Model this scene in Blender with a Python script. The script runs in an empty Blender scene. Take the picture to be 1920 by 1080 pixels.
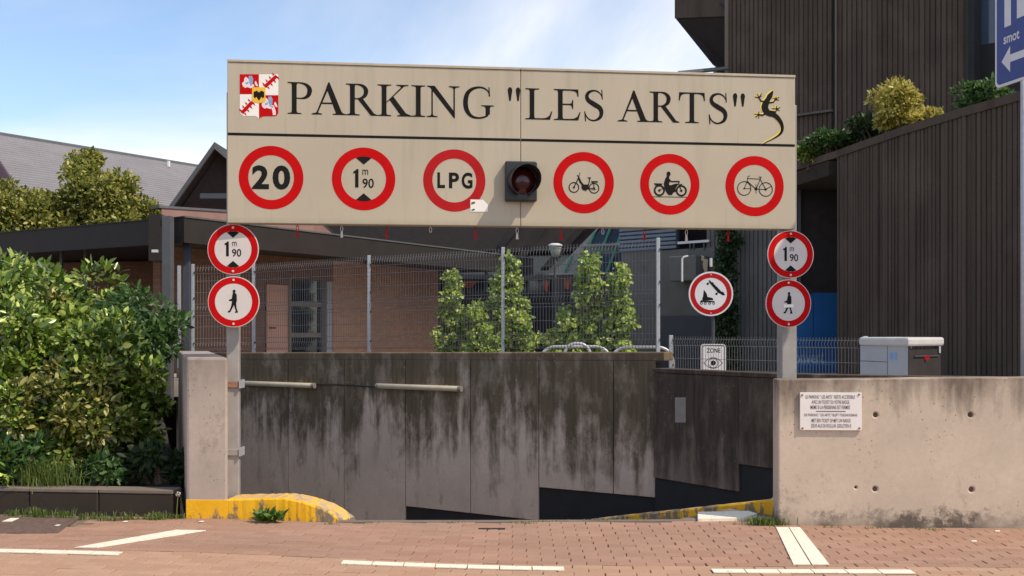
import bpy, math, random
import numpy as np
from mathutils import Vector, Matrix

# ------------------------------------------------------------------ camera, sky, sun, exposure
sc = bpy.context.scene
C = sc.collection
F, CX, HY, EYE = 2000.0, 960.0, 619.0, 1.57          # focal (px of a 1920 frame), centre, horizon row, eye height
cam = bpy.data.cameras.new('camera'); cam.sensor_width = 36.0; cam.lens = 36.0 * F / 1920.0
cam.shift_y = (HY - 540.0) / 1920.0; cam.clip_start = 0.05; cam.clip_end = 3000
cam_o = bpy.data.objects.new('camera', cam); C.objects.link(cam_o)
cam_o.location = (0, 0, EYE); cam_o.rotation_euler = (math.pi / 2, 0, 0)
sc.camera = cam_o

SUN_EL, SUN_AZ = math.radians(50), math.radians(60)   # azimuth measured from behind the camera (-Y) towards +X
S = Vector((math.cos(SUN_EL) * math.sin(SUN_AZ), -math.cos(SUN_EL) * math.cos(SUN_AZ), math.sin(SUN_EL)))
world = bpy.data.worlds.new('World'); sc.world = world; world.use_nodes = True
wn, wl = world.node_tree.nodes, world.node_tree.links
wn.clear()
w_out = wn.new('ShaderNodeOutputWorld'); w_bg = wn.new('ShaderNodeBackground'); w_bg.inputs['Strength'].default_value = 0.15
sky = wn.new('ShaderNodeTexSky'); sky.sky_type = 'NISHITA'; sky.sun_disc = False
sky.sun_elevation = SUN_EL; sky.sun_rotation = math.atan2(S.x, S.y); sky.air_density = 1.0; sky.dust_density = 0.3; sky.ozone_density = 2.5
w_tc = wn.new('ShaderNodeTexCoord'); w_sep = wn.new('ShaderNodeSeparateXYZ'); wl.new(w_tc.outputs['Generated'], w_sep.inputs[0])
def wmath(op, a, b=None, clamp=False):
    m = wn.new('ShaderNodeMath'); m.operation = op; m.use_clamp = clamp
    for i, v in enumerate((a, b)):
        if v is None: continue
        if isinstance(v, (int, float)): m.inputs[i].default_value = v
        else: wl.new(v, m.inputs[i])
    return m.outputs[0]
# clouds on a flat layer: direction divided by height
w_h = wmath('ADD', wmath('MAXIMUM', w_sep.outputs[2], 0.0), 0.10)
w_cmb = wn.new('ShaderNodeCombineXYZ')
wl.new(wmath('DIVIDE', w_sep.outputs[0], w_h), w_cmb.inputs[0]); wl.new(wmath('DIVIDE', w_sep.outputs[1], w_h), w_cmb.inputs[1])
w_map = wn.new('ShaderNodeMapping'); w_map.inputs['Location'].default_value = (13.39, 6.16, 5.45); w_map.inputs['Scale'].default_value = (0.5, 0.25, 1)
w_map.inputs['Rotation'].default_value = (0, 0, 0.3)
wl.new(w_cmb.outputs[0], w_map.inputs[0])
w_n = wn.new('ShaderNodeTexNoise'); w_n.inputs['Scale'].default_value = 0.8; w_n.inputs['Detail'].default_value = 8; w_n.inputs['Roughness'].default_value = 0.55
w_n.inputs['Distortion'].default_value = 0.6; wl.new(w_map.outputs[0], w_n.inputs['Vector'])
w_r = wn.new('ShaderNodeValToRGB'); w_r.color_ramp.elements[0].position = 0.39; w_r.color_ramp.elements[1].position = 0.70
wl.new(w_n.outputs['Fac'], w_r.inputs[0])
w_mix = wn.new('ShaderNodeMix'); w_mix.data_type = 'RGBA'
wl.new(wmath('ADD', wmath('MULTIPLY', w_r.outputs[0], 0.88), 0.06), w_mix.inputs[0]); wl.new(sky.outputs[0], w_mix.inputs[6]); 
w_cc = wn.new('ShaderNodeMix'); w_cc.data_type = 'RGBA'; w_cc.inputs[6].default_value = (5.2, 5.1, 5.1, 1); w_cc.inputs[7].default_value = (9.0, 8.4, 7.9, 1)
wl.new(wmath('POWER', w_r.outputs[0], 1.5), w_cc.inputs[0]); wl.new(w_cc.outputs[2], w_mix.inputs[7])   # thicker cloud is brighter
wl.new(w_mix.outputs[2], w_bg.inputs['Color']); wl.new(w_bg.outputs[0], w_out.inputs[0])

sun = bpy.data.lights.new('sun', 'SUN'); sun.energy = 3.1; sun.angle = math.radians(0.53); sun.color = (1.0, 0.88, 0.70)
sun_o = bpy.data.objects.new('sun', sun); C.objects.link(sun_o); sun_o.location = S * 60
sun_o.rotation_euler = S.to_track_quat('Z', 'Y').to_euler()
vs = sc.view_settings
vs.view_transform = 'Standard'; vs.look = 'None'; vs.gamma = 1.0; vs.use_curve_mapping = False; vs.exposure = 0.38

random.seed(4); rng = np.random.default_rng(11)

# ------------------------------------------------------------------ pixel -> place helpers
def P(px, py, Y): return Vector(((px - CX) * Y / F, Y, EYE + (HY - py) * Y / F))
def G(px, py, z=0.0):
    Y = F * (EYE - z) / (py - HY); return Vector(((px - CX) * Y / F, Y, z))
def on_line(px, A, B):
    """point of the plan line A-B that is seen in column px"""
    k = (px - CX) / F; dx, dy = B[0] - A[0], B[1] - A[1]
    t = (k * A[1] - A[0]) / (dx - k * dy)
    return A[0] + dx * t, A[1] + dy * t
def zat(py, Y): return EYE + (HY - py) * Y / F

# ------------------------------------------------------------------ mesh helpers
class MB:
    def __init__(s): s.v = []; s.f = []
    def add(s, vs_, fs):
        o = len(s.v); s.v += [tuple(p) for p in vs_]; s.f += [tuple(i + o for i in f) for f in fs]; return s
    def box(s, x0, x1, y0, y1, z0, z1):
        return s.add([(x0,y0,z0),(x1,y0,z0),(x1,y1,z0),(x0,y1,z0),(x0,y0,z1),(x1,y0,z1),(x1,y1,z1),(x0,y1,z1)],
                     [(0,3,2,1),(4,5,6,7),(0,1,5,4),(1,2,6,5),(2,3,7,6),(3,0,4,7)])
    def obox(s, O, u, v, w):
        O, u, v, w = map(Vector, (O, u, v, w))
        p = [O, O+u, O+u+v, O+v, O+w, O+u+w, O+u+v+w, O+v+w]
        f = [(0,3,2,1),(4,5,6,7),(0,1,5,4),(1,2,6,5),(2,3,7,6),(3,0,4,7)]
        if u.cross(v).dot(w) < 0: f = [tuple(reversed(q)) for q in f]
        return s.add(p, f)
    def prism(s, pts, w):
        """closed polygon pts swept along w"""
        w = Vector(w); n = len(pts); pts = [Vector(p) for p in pts]
        return s.add(pts + [p + w for p in pts], [tuple(range(n)), tuple(range(2*n-1, n-1, -1))] + [(i, i+n, (i+1) % n + n, (i+1) % n) for i in range(n)])
    def tube(s, pts, r, n=6, caps=True):
        pts = [Vector(p) for p in pts]; rs = r if isinstance(r, (list, tuple)) else [r] * len(pts)
        rings = []; prev = None
        for i, p in enumerate(pts):
            d = (pts[min(i+1, len(pts)-1)] - pts[max(i-1, 0)]).normalized()
            a = prev if prev is not None else (Vector((0,0,1)) if abs(d.z) < 0.9 else Vector((1,0,0)))
            a = (a - d * a.dot(d)).normalized(); prev = a; b = d.cross(a)
            rings.append([p + (a * math.cos(2*math.pi*k/n) + b * math.sin(2*math.pi*k/n)) * rs[i] for k in range(n)])
        vs_ = [q for r_ in rings for q in r_]; fs = []
        for i in range(len(pts)-1):
            for k in range(n): fs.append((i*n+k, i*n+(k+1) % n, (i+1)*n+(k+1) % n, (i+1)*n+k))
        if caps: fs += [tuple(range(n-1, -1, -1)), tuple(range((len(pts)-1)*n, len(pts)*n))]
        return s.add(vs_, fs)
    def build(s, name, mat, parent=None, bevel=0, smooth=False):
        me = bpy.data.meshes.new(name)
        off = Vector(parent.matrix_world_loc) if False else (world_loc(parent) if parent else Vector((0,0,0)))
        me.from_pydata([(x-off.x, y-off.y, z-off.z) for x, y, z in s.v], [], s.f); me.update()
        me.materials.append(mat)
        if smooth: me.polygons.foreach_set('use_smooth', [True] * len(me.polygons))
        o = bpy.data.objects.new(name, me); C.objects.link(o)
        if parent: o.parent = parent
        if bevel:
            b = o.modifiers.new('bevel', 'BEVEL'); b.width = bevel; b.segments = 2; b.limit_method = 'ANGLE'; b.angle_limit = math.radians(40)
        return o
def world_loc(o):
    l = Vector((0,0,0))
    while o: l += o.location; o = o.parent
    return l
def thing(name, loc, label, cat, group=None):
    o = bpy.data.objects.new(name, None); C.objects.link(o); o.location = loc; o.empty_display_size = 0.1
    o['label'] = label; o['category'] = cat
    if group: o['group'] = group
    return o
def tag(o, label, cat, group=None):
    o['label'] = label; o['category'] = cat
    if group: o['group'] = group
    return o
def structure(o): o['kind'] = 'structure'; return o
def stuff(o): o['kind'] = 'stuff'; return o

class Flat:
    """a plane patch with its own axes; prints flat shapes as thin faces just proud of it"""
    def __init__(s, O, u, v): s.O, s.u, s.v = Vector(O), Vector(u).normalized(), Vector(v).normalized(); s.n = s.u.cross(s.v)
    def at(s, a, b, c=0.0): return s.O + s.u * a + s.v * b + s.n * c
    def poly(s, mb, pts, c=0.002): mb.add([s.at(a, b, c) for a, b in pts], [tuple(range(len(pts)))])
    def ring(s, mb, a, b, r0, r1, c=0.002, n=64, t0=0, t1=2*math.pi):
        vs_ = []; full = abs(t1 - t0 - 2*math.pi) < 1e-6; m = n if full else n + 1
        for k in range(m):
            t = t0 + (t1-t0) * k / n; vs_ += [s.at(a + r0*math.cos(t), b + r0*math.sin(t), c), s.at(a + r1*math.cos(t), b + r1*math.sin(t), c)]
        mb.add(vs_, [(2*k, 2*k+1, (2*k+3) % (2*m), (2*k+2) % (2*m)) for k in range(n)])
    def disc(s, mb, a, b, r, c=0.002, n=40, sx=1.0): s.poly(mb, [(a + r*sx*math.cos(2*math.pi*k/n), b + r*math.sin(2*math.pi*k/n)) for k in range(n)], c)
    def stroke(s, mb, pts, w, c=0.002):
        """ribbon through points; w a half width or one per point"""
        n = len(pts); ws = w if isinstance(w, (list, tuple)) else [w]*n; L, R = [], []
        for i in range(n):
            x0, y0 = pts[max(i-1, 0)]; x1, y1 = pts[min(i+1, n-1)]; d = math.hypot(x1-x0, y1-y0) or 1
            nx, ny = -(y1-y0)/d, (x1-x0)/d
            L.append((pts[i][0]+nx*ws[i], pts[i][1]+ny*ws[i])); R.append((pts[i][0]-nx*ws[i], pts[i][1]-ny*ws[i]))
        mb.add([s.at(a, b, c) for a, b in L] + [s.at(a, b, c) for a, b in R], [(n+i, n+i+1, i+1, i) for i in range(n-1)])
    def slab(s, mb, pts, t):
        """polygon with thickness t behind the face"""
        mb.prism([s.at(a, b, 0) for a, b in pts], -s.n * t)

def catmull(pts, k=6):
    p = [np.array(q, float) for q in pts]; out = []
    for i in range(len(p)-1):
        a, b, c, d = p[max(i-1, 0)], p[i], p[i+1], p[min(i+2, len(p)-1)]
        for j in range(k):
            t = j / k; out.append(0.5*((2*b) + (c-a)*t + (2*a-5*b+4*c-d)*t*t + (3*b-a-3*c+d)*t**3))
    out.append(p[-1]); return [tuple(q) for q in out]

def text_shapes(txt, x0, x1, y0, y1, bold=0.0):
    """vertices/faces of a text in the built-in sans face, fitted into a box"""
    cu = bpy.data.curves.new('t', 'FONT'); cu.body = txt; cu.offset = bold; cu.resolution_u = 4; cu.fill_mode = 'FRONT'
    o = bpy.data.objects.new('t', cu); C.objects.link(o)
    dg = bpy.context.evaluated_depsgraph_get(); me = o.evaluated_get(dg).to_mesh()
    v = np.array([tuple(q.co) for q in me.vertices])[:, :2]; f = [tuple(p.vertices) for p in me.polygons]
    o.evaluated_get(dg).to_mesh_clear(); bpy.data.objects.remove(o); bpy.data.curves.remove(cu)
    lo, hi = v.min(0), v.max(0); v = (v - lo) / (hi - lo)
    return [(x0 + a*(x1-x0), y0 + b*(y1-y0)) for a, b in v], f
def put_text(fl, mb, txt, x0, x1, y0, y1, bold=0.0, c=0.002):
    v, f = text_shapes(txt, x0, x1, y0, y1, bold); mb.add([fl.at(a, b, c) for a, b in v], f)

# ------------------------------------------------------------------ materials
class NT:
    def __init__(s, name):
        s.m = bpy.data.materials.new(name); s.m.use_nodes = True; s.t = s.m.node_tree; s.t.nodes.clear()
        s.out = s.t.nodes.new('ShaderNodeOutputMaterial'); s.b = s.t.nodes.new('ShaderNodeBsdfPrincipled'); s.t.links.new(s.b.outputs[0], s.out.inputs[0])
    def n(s, ty, **kw):
        nd = s.t.nodes.new('ShaderNode' + ty)
        for k, v in kw.items(): setattr(nd, k, v)
        return nd
    def set(s, sock, v):
        if hasattr(v, 'links') or isinstance(v, bpy.types.NodeSocket): s.t.links.new(v, sock)
        else: sock.default_value = v
    def math(s, op, a, b=0.0, clamp=False):
        m = s.n('Math', operation=op, use_clamp=clamp); s.set(m.inputs[0], a); s.set(m.inputs[1], b); return m.outputs[0]
    def pos(s): return s.n('NewGeometry').outputs['Position']
    def noise(s, scale=(1,1,1), sc_=1.0, det=4, rough=0.55, vec=None, dist=0.0):
        mp = s.n('Mapping'); mp.inputs['Scale'].default_value = scale; s.t.links.new(vec or s.pos(), mp.inputs[0])
        nz = s.n('TexNoise'); nz.inputs['Scale'].default_value = sc_; nz.inputs['Detail'].default_value = det; nz.inputs['Roughness'].default_value = rough; nz.inputs['Distortion'].default_value = dist
        s.t.links.new(mp.outputs[0], nz.inputs['Vector']); return nz.outputs['Fac']
    def ramp(s, fac, a, b, ca=(0,0,0,1), cb=(1,1,1,1)):
        r = s.n('ValToRGB'); r.color_ramp.elements[0].position = a; r.color_ramp.elements[1].position = b
        r.color_ramp.elements[0].color = ca; r.color_ramp.elements[1].color = cb; s.set(r.inputs[0], fac); return r.outputs[0]
    def mix(s, fac, a, b, mode='MIX'):
        m = s.n('Mix', data_type='RGBA', blend_type=mode); s.set(m.inputs[0], fac)
        for i, v in ((6, a), (7, b)): s.set(m.inputs[i], v if not isinstance(v, tuple) or len(v) == 4 else (*v, 1))
        return m.outputs[2]
    def bump(s, h, st=0.3, d=0.01):
        b = s.n('Bump'); b.inputs['Strength'].default_value = st; b.inputs['Distance'].default_value = d; s.set(b.inputs['Height'], h)
        s.t.links.new(b.outputs[0], s.b.inputs['Normal'])
    def zmask(s, z0, z1):
        """0 at z0, 1 at z1"""
        sp = s.n('SeparateXYZ'); s.t.links.new(s.pos(), sp.inputs[0])
        mr = s.n('MapRange'); mr.inputs[1].default_value = z0; mr.inputs[2].default_value = z1; s.t.links.new(sp.outputs[2], mr.inputs[0]); return mr.outputs[0]
    def fin(s, col, rough=0.7, metal=0.0, spec=0.5):
        s.set(s.b.inputs['Base Color'], col if not isinstance(col, tuple) or len(col) == 4 else (*col, 1)); s.set(s.b.inputs['Roughness'], rough)
        s.b.inputs['Metallic'].default_value = metal; s.b.inputs['Specular IOR Level'].default_value = spec; return s.m

def plain(name, col, rough=0.6, metal=0.0, var=0.12, scale=6.0, spec=0.4, bump=0.0):
    k = NT(name); nz = k.noise(sc_=scale, det=5)
    d = tuple(c*(1-var) for c in col); l = tuple(min(1, c*(1+var)) for c in col)
    c = k.ramp(nz, 0.3, 0.7, (*d, 1), (*l, 1))
    if bump: k.bump(k.noise(sc_=scale*12, det=3), bump, 0.004)
    return k.fin(c, rough, metal, spec)

def concrete(name, base, dark, top=None, foot=None, streak=0.5, green=0.0, pits=0.4, amount=1.0, patch=True, gain=3.0, soft=(0.36, 0.66), specks=0.0):
    """weathered cast concrete: vertical run-off streaks from the top, blotches, pores, grime at the foot"""
    k = NT(name)
    f1 = k.noise(sc_=1.6, det=6, rough=0.6); f2 = k.noise((1,1,1), 22, 4, 0.7)
    col = k.mix(k.ramp(f1, 0.3, 0.72), tuple(c*0.86 for c in base), tuple(min(1, c*1.1) for c in base))
    col = k.mix(k.math('MULTIPLY', k.ramp(f2, 0.35, 0.75), 0.35), col, tuple(c*0.7 for c in base))
    st = k.noise((5.5, 5.5, 0.45), 1.0, 6, 0.62); st2 = k.noise((15, 15, 1.2), 1.0, 4, 0.6)
    st3 = k.noise((2.1, 2.1, 0.12), 1.0, 3, 0.5)
    st4 = k.noise((3.2, 3.2, 1.7), 1.0, 8, 0.7, dist=0.3)
    run = k.math('ADD', k.math('ADD', k.math('MULTIPLY', st, 0.30), k.math('MULTIPLY', st2, 0.12)), k.math('ADD', k.math('MULTIPLY', st3, 0.32), k.math('MULTIPLY', st4, 0.34)))
    if top:
        z_full, z_none = top          # fully stained above z_full, clean below z_none
        zm = k.zmask(z_none, z_full)
        m = k.ramp(k.math('ADD', k.math('MULTIPLY', k.math('SUBTRACT', run, 0.54), gain), zm), *soft)
        m = k.math('MULTIPLY', m, k.ramp(k.noise((2.4, 2.4, 1.2), 1.6, 7, 0.68), 0.22, 0.50, (.45,.45,.45,1), (1,1,1,1)))
        col = k.mix(k.math('MULTIPLY', m, amount), col, k.mix(k.ramp(st2, 0.4, 0.6), dark, tuple(c*1.5 for c in dark)))
    if patch:
        b = k.ramp(k.noise((1.6, 1.6, 1.0), 1.3, 7, 0.7, dist=0.4), 0.56, 0.70)
        col = k.mix(k.math('MULTIPLY', k.math('MULTIPLY', b, k.ramp(f2, 0.4, 0.6)), 0.55), col, dark)
    if green: col = k.mix(k.math('MULTIPLY', k.ramp(k.noise((3, 3, .8), 1.2, 5), 0.55, 0.7), green), col, (0.10, 0.085, 0.045))
    if foot:
        zf = k.zmask(foot, 0.0)
        g = k.ramp(k.math('ADD', k.noise(sc_=13, det=8, rough=0.78), k.math('SUBTRACT', k.math('MULTIPLY', zf, 0.50), 0.30)), 0.46, 0.62)
        col = k.mix(k.math('MULTIPLY', k.math('MULTIPLY', g, k.ramp(k.noise(sc_=2.3, det=4), .30, .5)), 0.9), col, tuple(c*.8 for c in dark))
    if specks:
        v2 = k.n('TexVoronoi'); v2.inputs['Scale'].default_value = 11; k.t.links.new(k.pos(), v2.inputs['Vector'])
        p = k.math('MULTIPLY', k.ramp(v2.outputs['Distance'], 0.08, 0.17, (1,1,1,1), (0,0,0,1)), k.ramp(k.noise(sc_=2.2, det=3), 0.48, 0.6))
        col = k.mix(k.math('MULTIPLY', p, specks), col, (0.62, 0.56, 0.46))
    if pits:
        vo = k.n('TexVoronoi'); vo.inputs['Scale'].default_value = 26; k.t.links.new(k.pos(), vo.inputs['Vector'])
        p = k.math('MULTIPLY', k.ramp(vo.outputs['Distance'], 0.10, 0.2, (1,1,1,1), (0,0,0,1)), k.ramp(k.noise(sc_=3, det=3), 0.5, 0.62))
        col = k.mix(k.math('MULTIPLY', p, pits), col, tuple(c*0.6 for c in dark))
    k.bump(k.math('ADD', k.noise(sc_=60, det=4), k.math('MULTIPLY', f1, 2.0)), 0.16, 0.005)
    return k.fin(col, 0.9, 0, 0.25)

M = {}
M['conc_right'] = concrete('pale_concrete', (0.58, 0.468, 0.365), (0.12, 0.09, 0.07), top=(1.30, 0.55), foot=0.30, pits=0.7, amount=0.9, gain=3.2, soft=(0.48, 0.92))  # pale base tone of the street wall concrete
M['conc_pillar'] = concrete('pillar_concrete', (0.47, 0.38, 0.32), (0.12, 0.095, 0.08), top=(1.5, 0.5), pits=0.8, amount=0.6, gain=2.0, soft=(0.45, 1.1))
M['conc_far'] = concrete('stained_concrete', (0.64, 0.50, 0.40), (0.095, 0.068, 0.042), top=(1.0, -1.25), green=0.35, pits=0.3, amount=0.96, soft=(0.36, 0.72), gain=3.6, specks=0.35)
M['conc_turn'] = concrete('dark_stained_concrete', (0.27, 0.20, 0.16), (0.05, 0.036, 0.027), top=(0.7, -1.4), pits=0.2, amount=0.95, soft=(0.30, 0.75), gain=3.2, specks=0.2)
M['conc_dark'] = concrete('dark_concrete', (0.13, 0.115, 0.10), (0.06, 0.05, 0.045), pits=0, streak=0.3)
def rib_mat():
    k = NT('ribbed_concrete'); g = k.n('NewGeometry'); r = g.outputs['Random Per Island']
    col = k.mix(r, (0.088, 0.064, 0.050), (0.116, 0.086, 0.068))
    col = k.mix(k.math('MULTIPLY', k.ramp(k.noise((3, 3, .35), 1.0, 6, .65), .45, .65), .55), col, (0.052, 0.040, 0.033))
    col = k.mix(k.math('MULTIPLY', k.ramp(k.noise(sc_=1.1, det=5), .5, .7), .35), col, (0.17, 0.135, 0.105))
    col = k.mix(k.math('MULTIPLY', k.ramp(k.noise(sc_=45, det=4), .45, .7), .4), col, (0.05, 0.04, 0.033))
    k.bump(k.noise(sc_=50, det=4), .4, .01); return k.fin(col, .95, 0, .15)
M['conc_rib'] = rib_mat()
M['conc_grey'] = concrete('grey_concrete', (0.15, 0.145, 0.135), (0.07, 0.065, 0.06), pits=0)
M['conc_kerb'] = concrete('dark_kerb', (0.045, 0.034, 0.026), (0.03, 0.025, 0.02), pits=0.2)  # even dark brown for the bed edging
M['conc_cap'] = concrete('kerb_cap', (0.20, 0.16, 0.13), (0.07, 0.055, 0.045), pits=0.4)
M['near_black'] = plain('near_black', (0.022, 0.021, 0.023), 0.75, var=0.2, scale=3)  # near-black base, also painted as shade in the tall block's slot
M['asphalt'] = plain('asphalt', (0.045, 0.043, 0.042), 0.9, var=0.25, scale=20, bump=0.3)
M['patch'] = plain('dark_patch', (0.135, 0.085, 0.066), 0.9, var=0.3, scale=18, bump=0.3)
M['joint'] = plain('joint_sand', (0.19, 0.138, 0.10), 0.95, var=0.3, scale=30)
M['soil'] = plain('soil', (0.035, 0.025, 0.018), 0.95, var=0.4, scale=14, bump=0.6)
M['steel'] = plain('galvanised_steel', (0.44, 0.45, 0.47), 0.45, 0.35, 0.1, 25)
M['wire'] = plain('fence_wire', (0.20, 0.20, 0.21), 0.5, 0.4, 0.1, 25)
M['post_paint'] = plain('post_paint', (0.33, 0.30, 0.28), 0.5, 0.1, 0.1, 9)
M['rust'] = plain('rust', (0.28, 0.16, 0.10), 0.8, 0.0, 0.3, 40)
M['black'] = plain('black_print', (0.014, 0.014, 0.013), 0.8, var=0.15, spec=0.08)
M['red'] = plain('red_print', (0.50, 0.004, 0.005), 0.7, var=0.10, scale=4, spec=0.08)
M['red_dull'] = plain('dull_red_print', (0.40, 0.012, 0.014), 0.7, var=0.12, scale=4, spec=0.1)
M['white'] = plain('white_sign', (0.62, 0.56, 0.52), 0.6, var=0.05, scale=5)
M['white_cool'] = plain('white_plate', (0.66, 0.64, 0.66), 0.4, var=0.05, scale=5)
M['plate'] = plain('notice_plate', (0.80, 0.74, 0.70), 0.35, var=0.04, scale=5)
M['crest_white'] = plain('crest_white', (0.85, 0.80, 0.74), 0.4, var=0.03)
M['crest_yellow'] = plain('crest_yellow', (0.80, 0.46, 0.03), 0.4, var=0.1)
M['crest_blue'] = plain('crest_blue', (0.23, 0.36, 0.55), 0.4, var=0.15, scale=30)
M['crest_pink'] = plain('crest_pale', (0.82, 0.66, 0.66), 0.4, var=0.08, scale=30)
M['gecko_yellow'] = plain('gecko_yellow', (0.78, 0.58, 0.10), 0.4, var=0.1)
M['brown_text'] = plain('notice_print', (0.10, 0.06, 0.06), 0.5, var=0.1)
M['lens'] = plain('red_lens', (0.05, 0.002, 0.003), 0.18, var=0.2, scale=40, spec=0.6)
M['housing'] = plain('housing', (0.022, 0.022, 0.024), 0.38, var=0.2, scale=12)
M['fascia'] = plain('dark_fascia', (0.022, 0.016, 0.014), 0.7, var=0.15, scale=3)
M['trim'] = plain('zinc_trim', (0.13, 0.13, 0.13), 0.5, 0.3, 0.1)
M['dark'] = plain('dark_timber_and_shade', (0.03, 0.024, 0.024), 0.7, var=0.2)  # dark trim; also painted shade in the recess, soffit and opening
M['dark_col'] = plain('dark_column', (0.055, 0.06, 0.075), 0.5, var=0.1)
M['grey_col'] = plain('grey_column', (0.085, 0.085, 0.09), 0.5, var=0.1)
M['pinkwall'] = plain('pink_render', (0.30, 0.165, 0.14), 0.85, var=0.12, scale=2)
M['door'] = plain('salmon_door', (0.62, 0.36, 0.28), 0.6, var=0.05, scale=2)
M['frame'] = plain('window_frame', (0.22, 0.19, 0.17), 0.5)
M['glass'] = plain('dark_glass', (0.02, 0.025, 0.035), 0.08, var=0.1, spec=0.8)
M['glass_blue'] = plain('blue_glass', (0.06, 0.09, 0.14), 0.1, var=0.2, spec=0.8, scale=0.8)
M['green_bar'] = plain('green_bar', (0.09, 0.34, 0.20), 0.5)
M['beige_bar'] = plain('beige_bar', (0.40, 0.36, 0.32), 0.6)
M['slat'] = plain('blue_slat', (0.15, 0.19, 0.25), 0.5, var=0.08)
M['clay'] = plain('clay_red', (0.40, 0.10, 0.055), 0.8, var=0.3, scale=8)
M['hoard'] = plain('blue_hoarding', (0.012, 0.105, 0.30), 0.45, var=0.08, scale=2)
M['hoard_text'] = plain('pale_print', (0.16, 0.24, 0.36), 0.5, var=0.05)
M['cabinet'] = plain('cabinet_paint', (0.40, 0.42, 0.46), 0.5, var=0.06)
M['cabinet_lid'] = plain('cabinet_lid', (0.55, 0.53, 0.52), 0.5, var=0.06)
M['blue_sign'] = plain('blue_sign', (0.035, 0.05, 0.22), 0.4, var=0.08)
M['tubelight'] = plain('lamp_cover', (0.50, 0.44, 0.33), 0.35, var=0.1)
M['bark'] = plain('bark', (0.10, 0.07, 0.05), 0.9, var=0.3, scale=20)
M['white_line'] = None

def board_mat():
    k = NT('board_enamel')
    st = k.noise((9, 9, 0.8), 1.0, 5, 0.6); big = k.noise(sc_=0.8, det=3)
    col = k.mix(k.ramp(big, 0.3, 0.7), (0.43, 0.365, 0.27), (0.485, 0.415, 0.31))
    zt = k.zmask(2.9, 3.85)
    col = k.mix(k.math('MULTIPLY', k.ramp(k.math('ADD', st, k.math('MULTIPLY', zt, 0.07)), 0.56, 0.74), 0.30), col, (0.30, 0.26, 0.19))
    fine = k.noise((30, 30, 2.0), 1.0, 4, 0.6)
    col = k.mix(k.math('MULTIPLY', k.math('MULTIPLY', k.ramp(fine, 0.60, 0.70), k.ramp(k.noise(sc_=2.2, det=2), .5, .6)), 0.30), col, (0.30, 0.27, 0.2))
    lo = k.zmask(2.52, 2.464); col = k.mix(k.math('MULTIPLY', k.math('MULTIPLY', lo, k.noise(sc_=12)), 0.7), col, (0.25, 0.24, 0.16))
    return k.fin(col, 0.5, 0, 0.35)
M['board'] = board_mat()

def paver_mat(name, a, b, grime):
    k = NT(name); g = k.n('NewGeometry'); oi = k.n('ObjectInfo')
    r = k.math('FRACT', k.math('ADD', g.outputs['Random Per Island'], k.math('MULTIPLY', oi.outputs['Random'], 7.13)))
    col = k.mix(r, a, b)
    col = k.mix(k.math('MULTIPLY', k.ramp(k.noise(sc_=1.1, det=6, rough=0.65), 0.42, 0.66), 0.55), col, grime)
    col = k.mix(k.math('MULTIPLY', k.ramp(k.noise((.35, 1.2, 1), 1.0, 5, .6), .52, .68), .32), col, tuple(c*.66 for c in grime))
    col = k.mix(k.math('MULTIPLY', k.ramp(k.noise(sc_=70, det=3), 0.4, 0.75), 0.35), col, tuple(c*0.62 for c in a))
    k.bump(k.noise(sc_=120, det=3), 0.3, 0.003)
    return k.fin(col, 0.88, 0, 0.25)
M['paver_walk'] = paver_mat('walk_pavers', (0.345, 0.196, 0.136), (0.415, 0.247, 0.176), (0.315, 0.205, 0.146))
M['paver_road'] = paver_mat('road_pavers', (0.41, 0.242, 0.158), (0.48, 0.302, 0.206), (0.385, 0.255, 0.172))

def worn_line():
    k = NT('worn_white_paint'); nz = k.noise(sc_=26, det=5, rough=0.7)
    col = k.mix(k.ramp(nz, 0.55, 0.72), (0.80, 0.72, 0.58), (0.50, 0.40, 0.31))
    return k.fin(col, 0.75, 0, 0.3)
M['white_line'] = worn_line()
def yellow_mat():
    k = NT('worn_yellow_paint'); nz = k.noise((1,1,.5), 7, 7, 0.7); n2 = k.noise((9, 9, 2), 1.0, 5, 0.6)
    zb = k.zmask(0.10, -0.02)
    wear = k.ramp(k.math('ADD', nz, k.math('MULTIPLY', zb, 0.12)), 0.565, 0.63)
    col = k.mix(k.ramp(n2, 0.3, 0.7), (0.78, 0.38, 0.010), (0.86, 0.48, 0.018))
    col = k.mix(wear, col, (0.22, 0.17, 0.12))
    g = k.n('NewGeometry'); sp = k.n('SeparateXYZ'); k.t.links.new(g.outputs['Normal'], sp.inputs[0])
    topm = k.math('MULTIPLY', k.ramp(sp.outputs[2], 0.55, 0.85), k.ramp(k.noise(sc_=16, det=5), 0.38, 0.55))
    col = k.mix(k.math('MULTIPLY', topm, 0.8), col, (0.40, 0.33, 0.24))
    k.bump(k.noise(sc_=40, det=4), 0.5, 0.006)
    return k.fin(col, 0.75, 0, 0.3)
M['yellow'] = yellow_mat()

def brick_mat(name, a, b, mortar, ang):
    k = NT(name); mp = k.n('Mapping'); mp.inputs['Rotation'].default_value = (0, 0, -ang); k.t.links.new(k.pos(), mp.inputs[0])
    sp = k.n('SeparateXYZ'); k.t.links.new(mp.outputs[0], sp.inputs[0]); cb = k.n('CombineXYZ'); k.t.links.new(sp.outputs[0], cb.inputs[0]); k.t.links.new(sp.outputs[2], cb.inputs[1])
    br = k.n('TexBrick'); br.inputs['Scale'].default_value = 1.0; br.inputs['Brick Width'].default_value = 0.21; br.inputs['Row Height'].default_value = 0.065; br.inputs['Mortar Size'].default_value = 0.006
    br.inputs['Color1'].default_value = (*a, 1); br.inputs['Color2'].default_value = (*b, 1); br.inputs['Mortar'].default_value = (*mortar, 1)
    k.t.links.new(cb.outputs[0], br.inputs['Vector']); return k.fin(br.outputs['Color'], 0.85, 0, 0.2)
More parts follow.
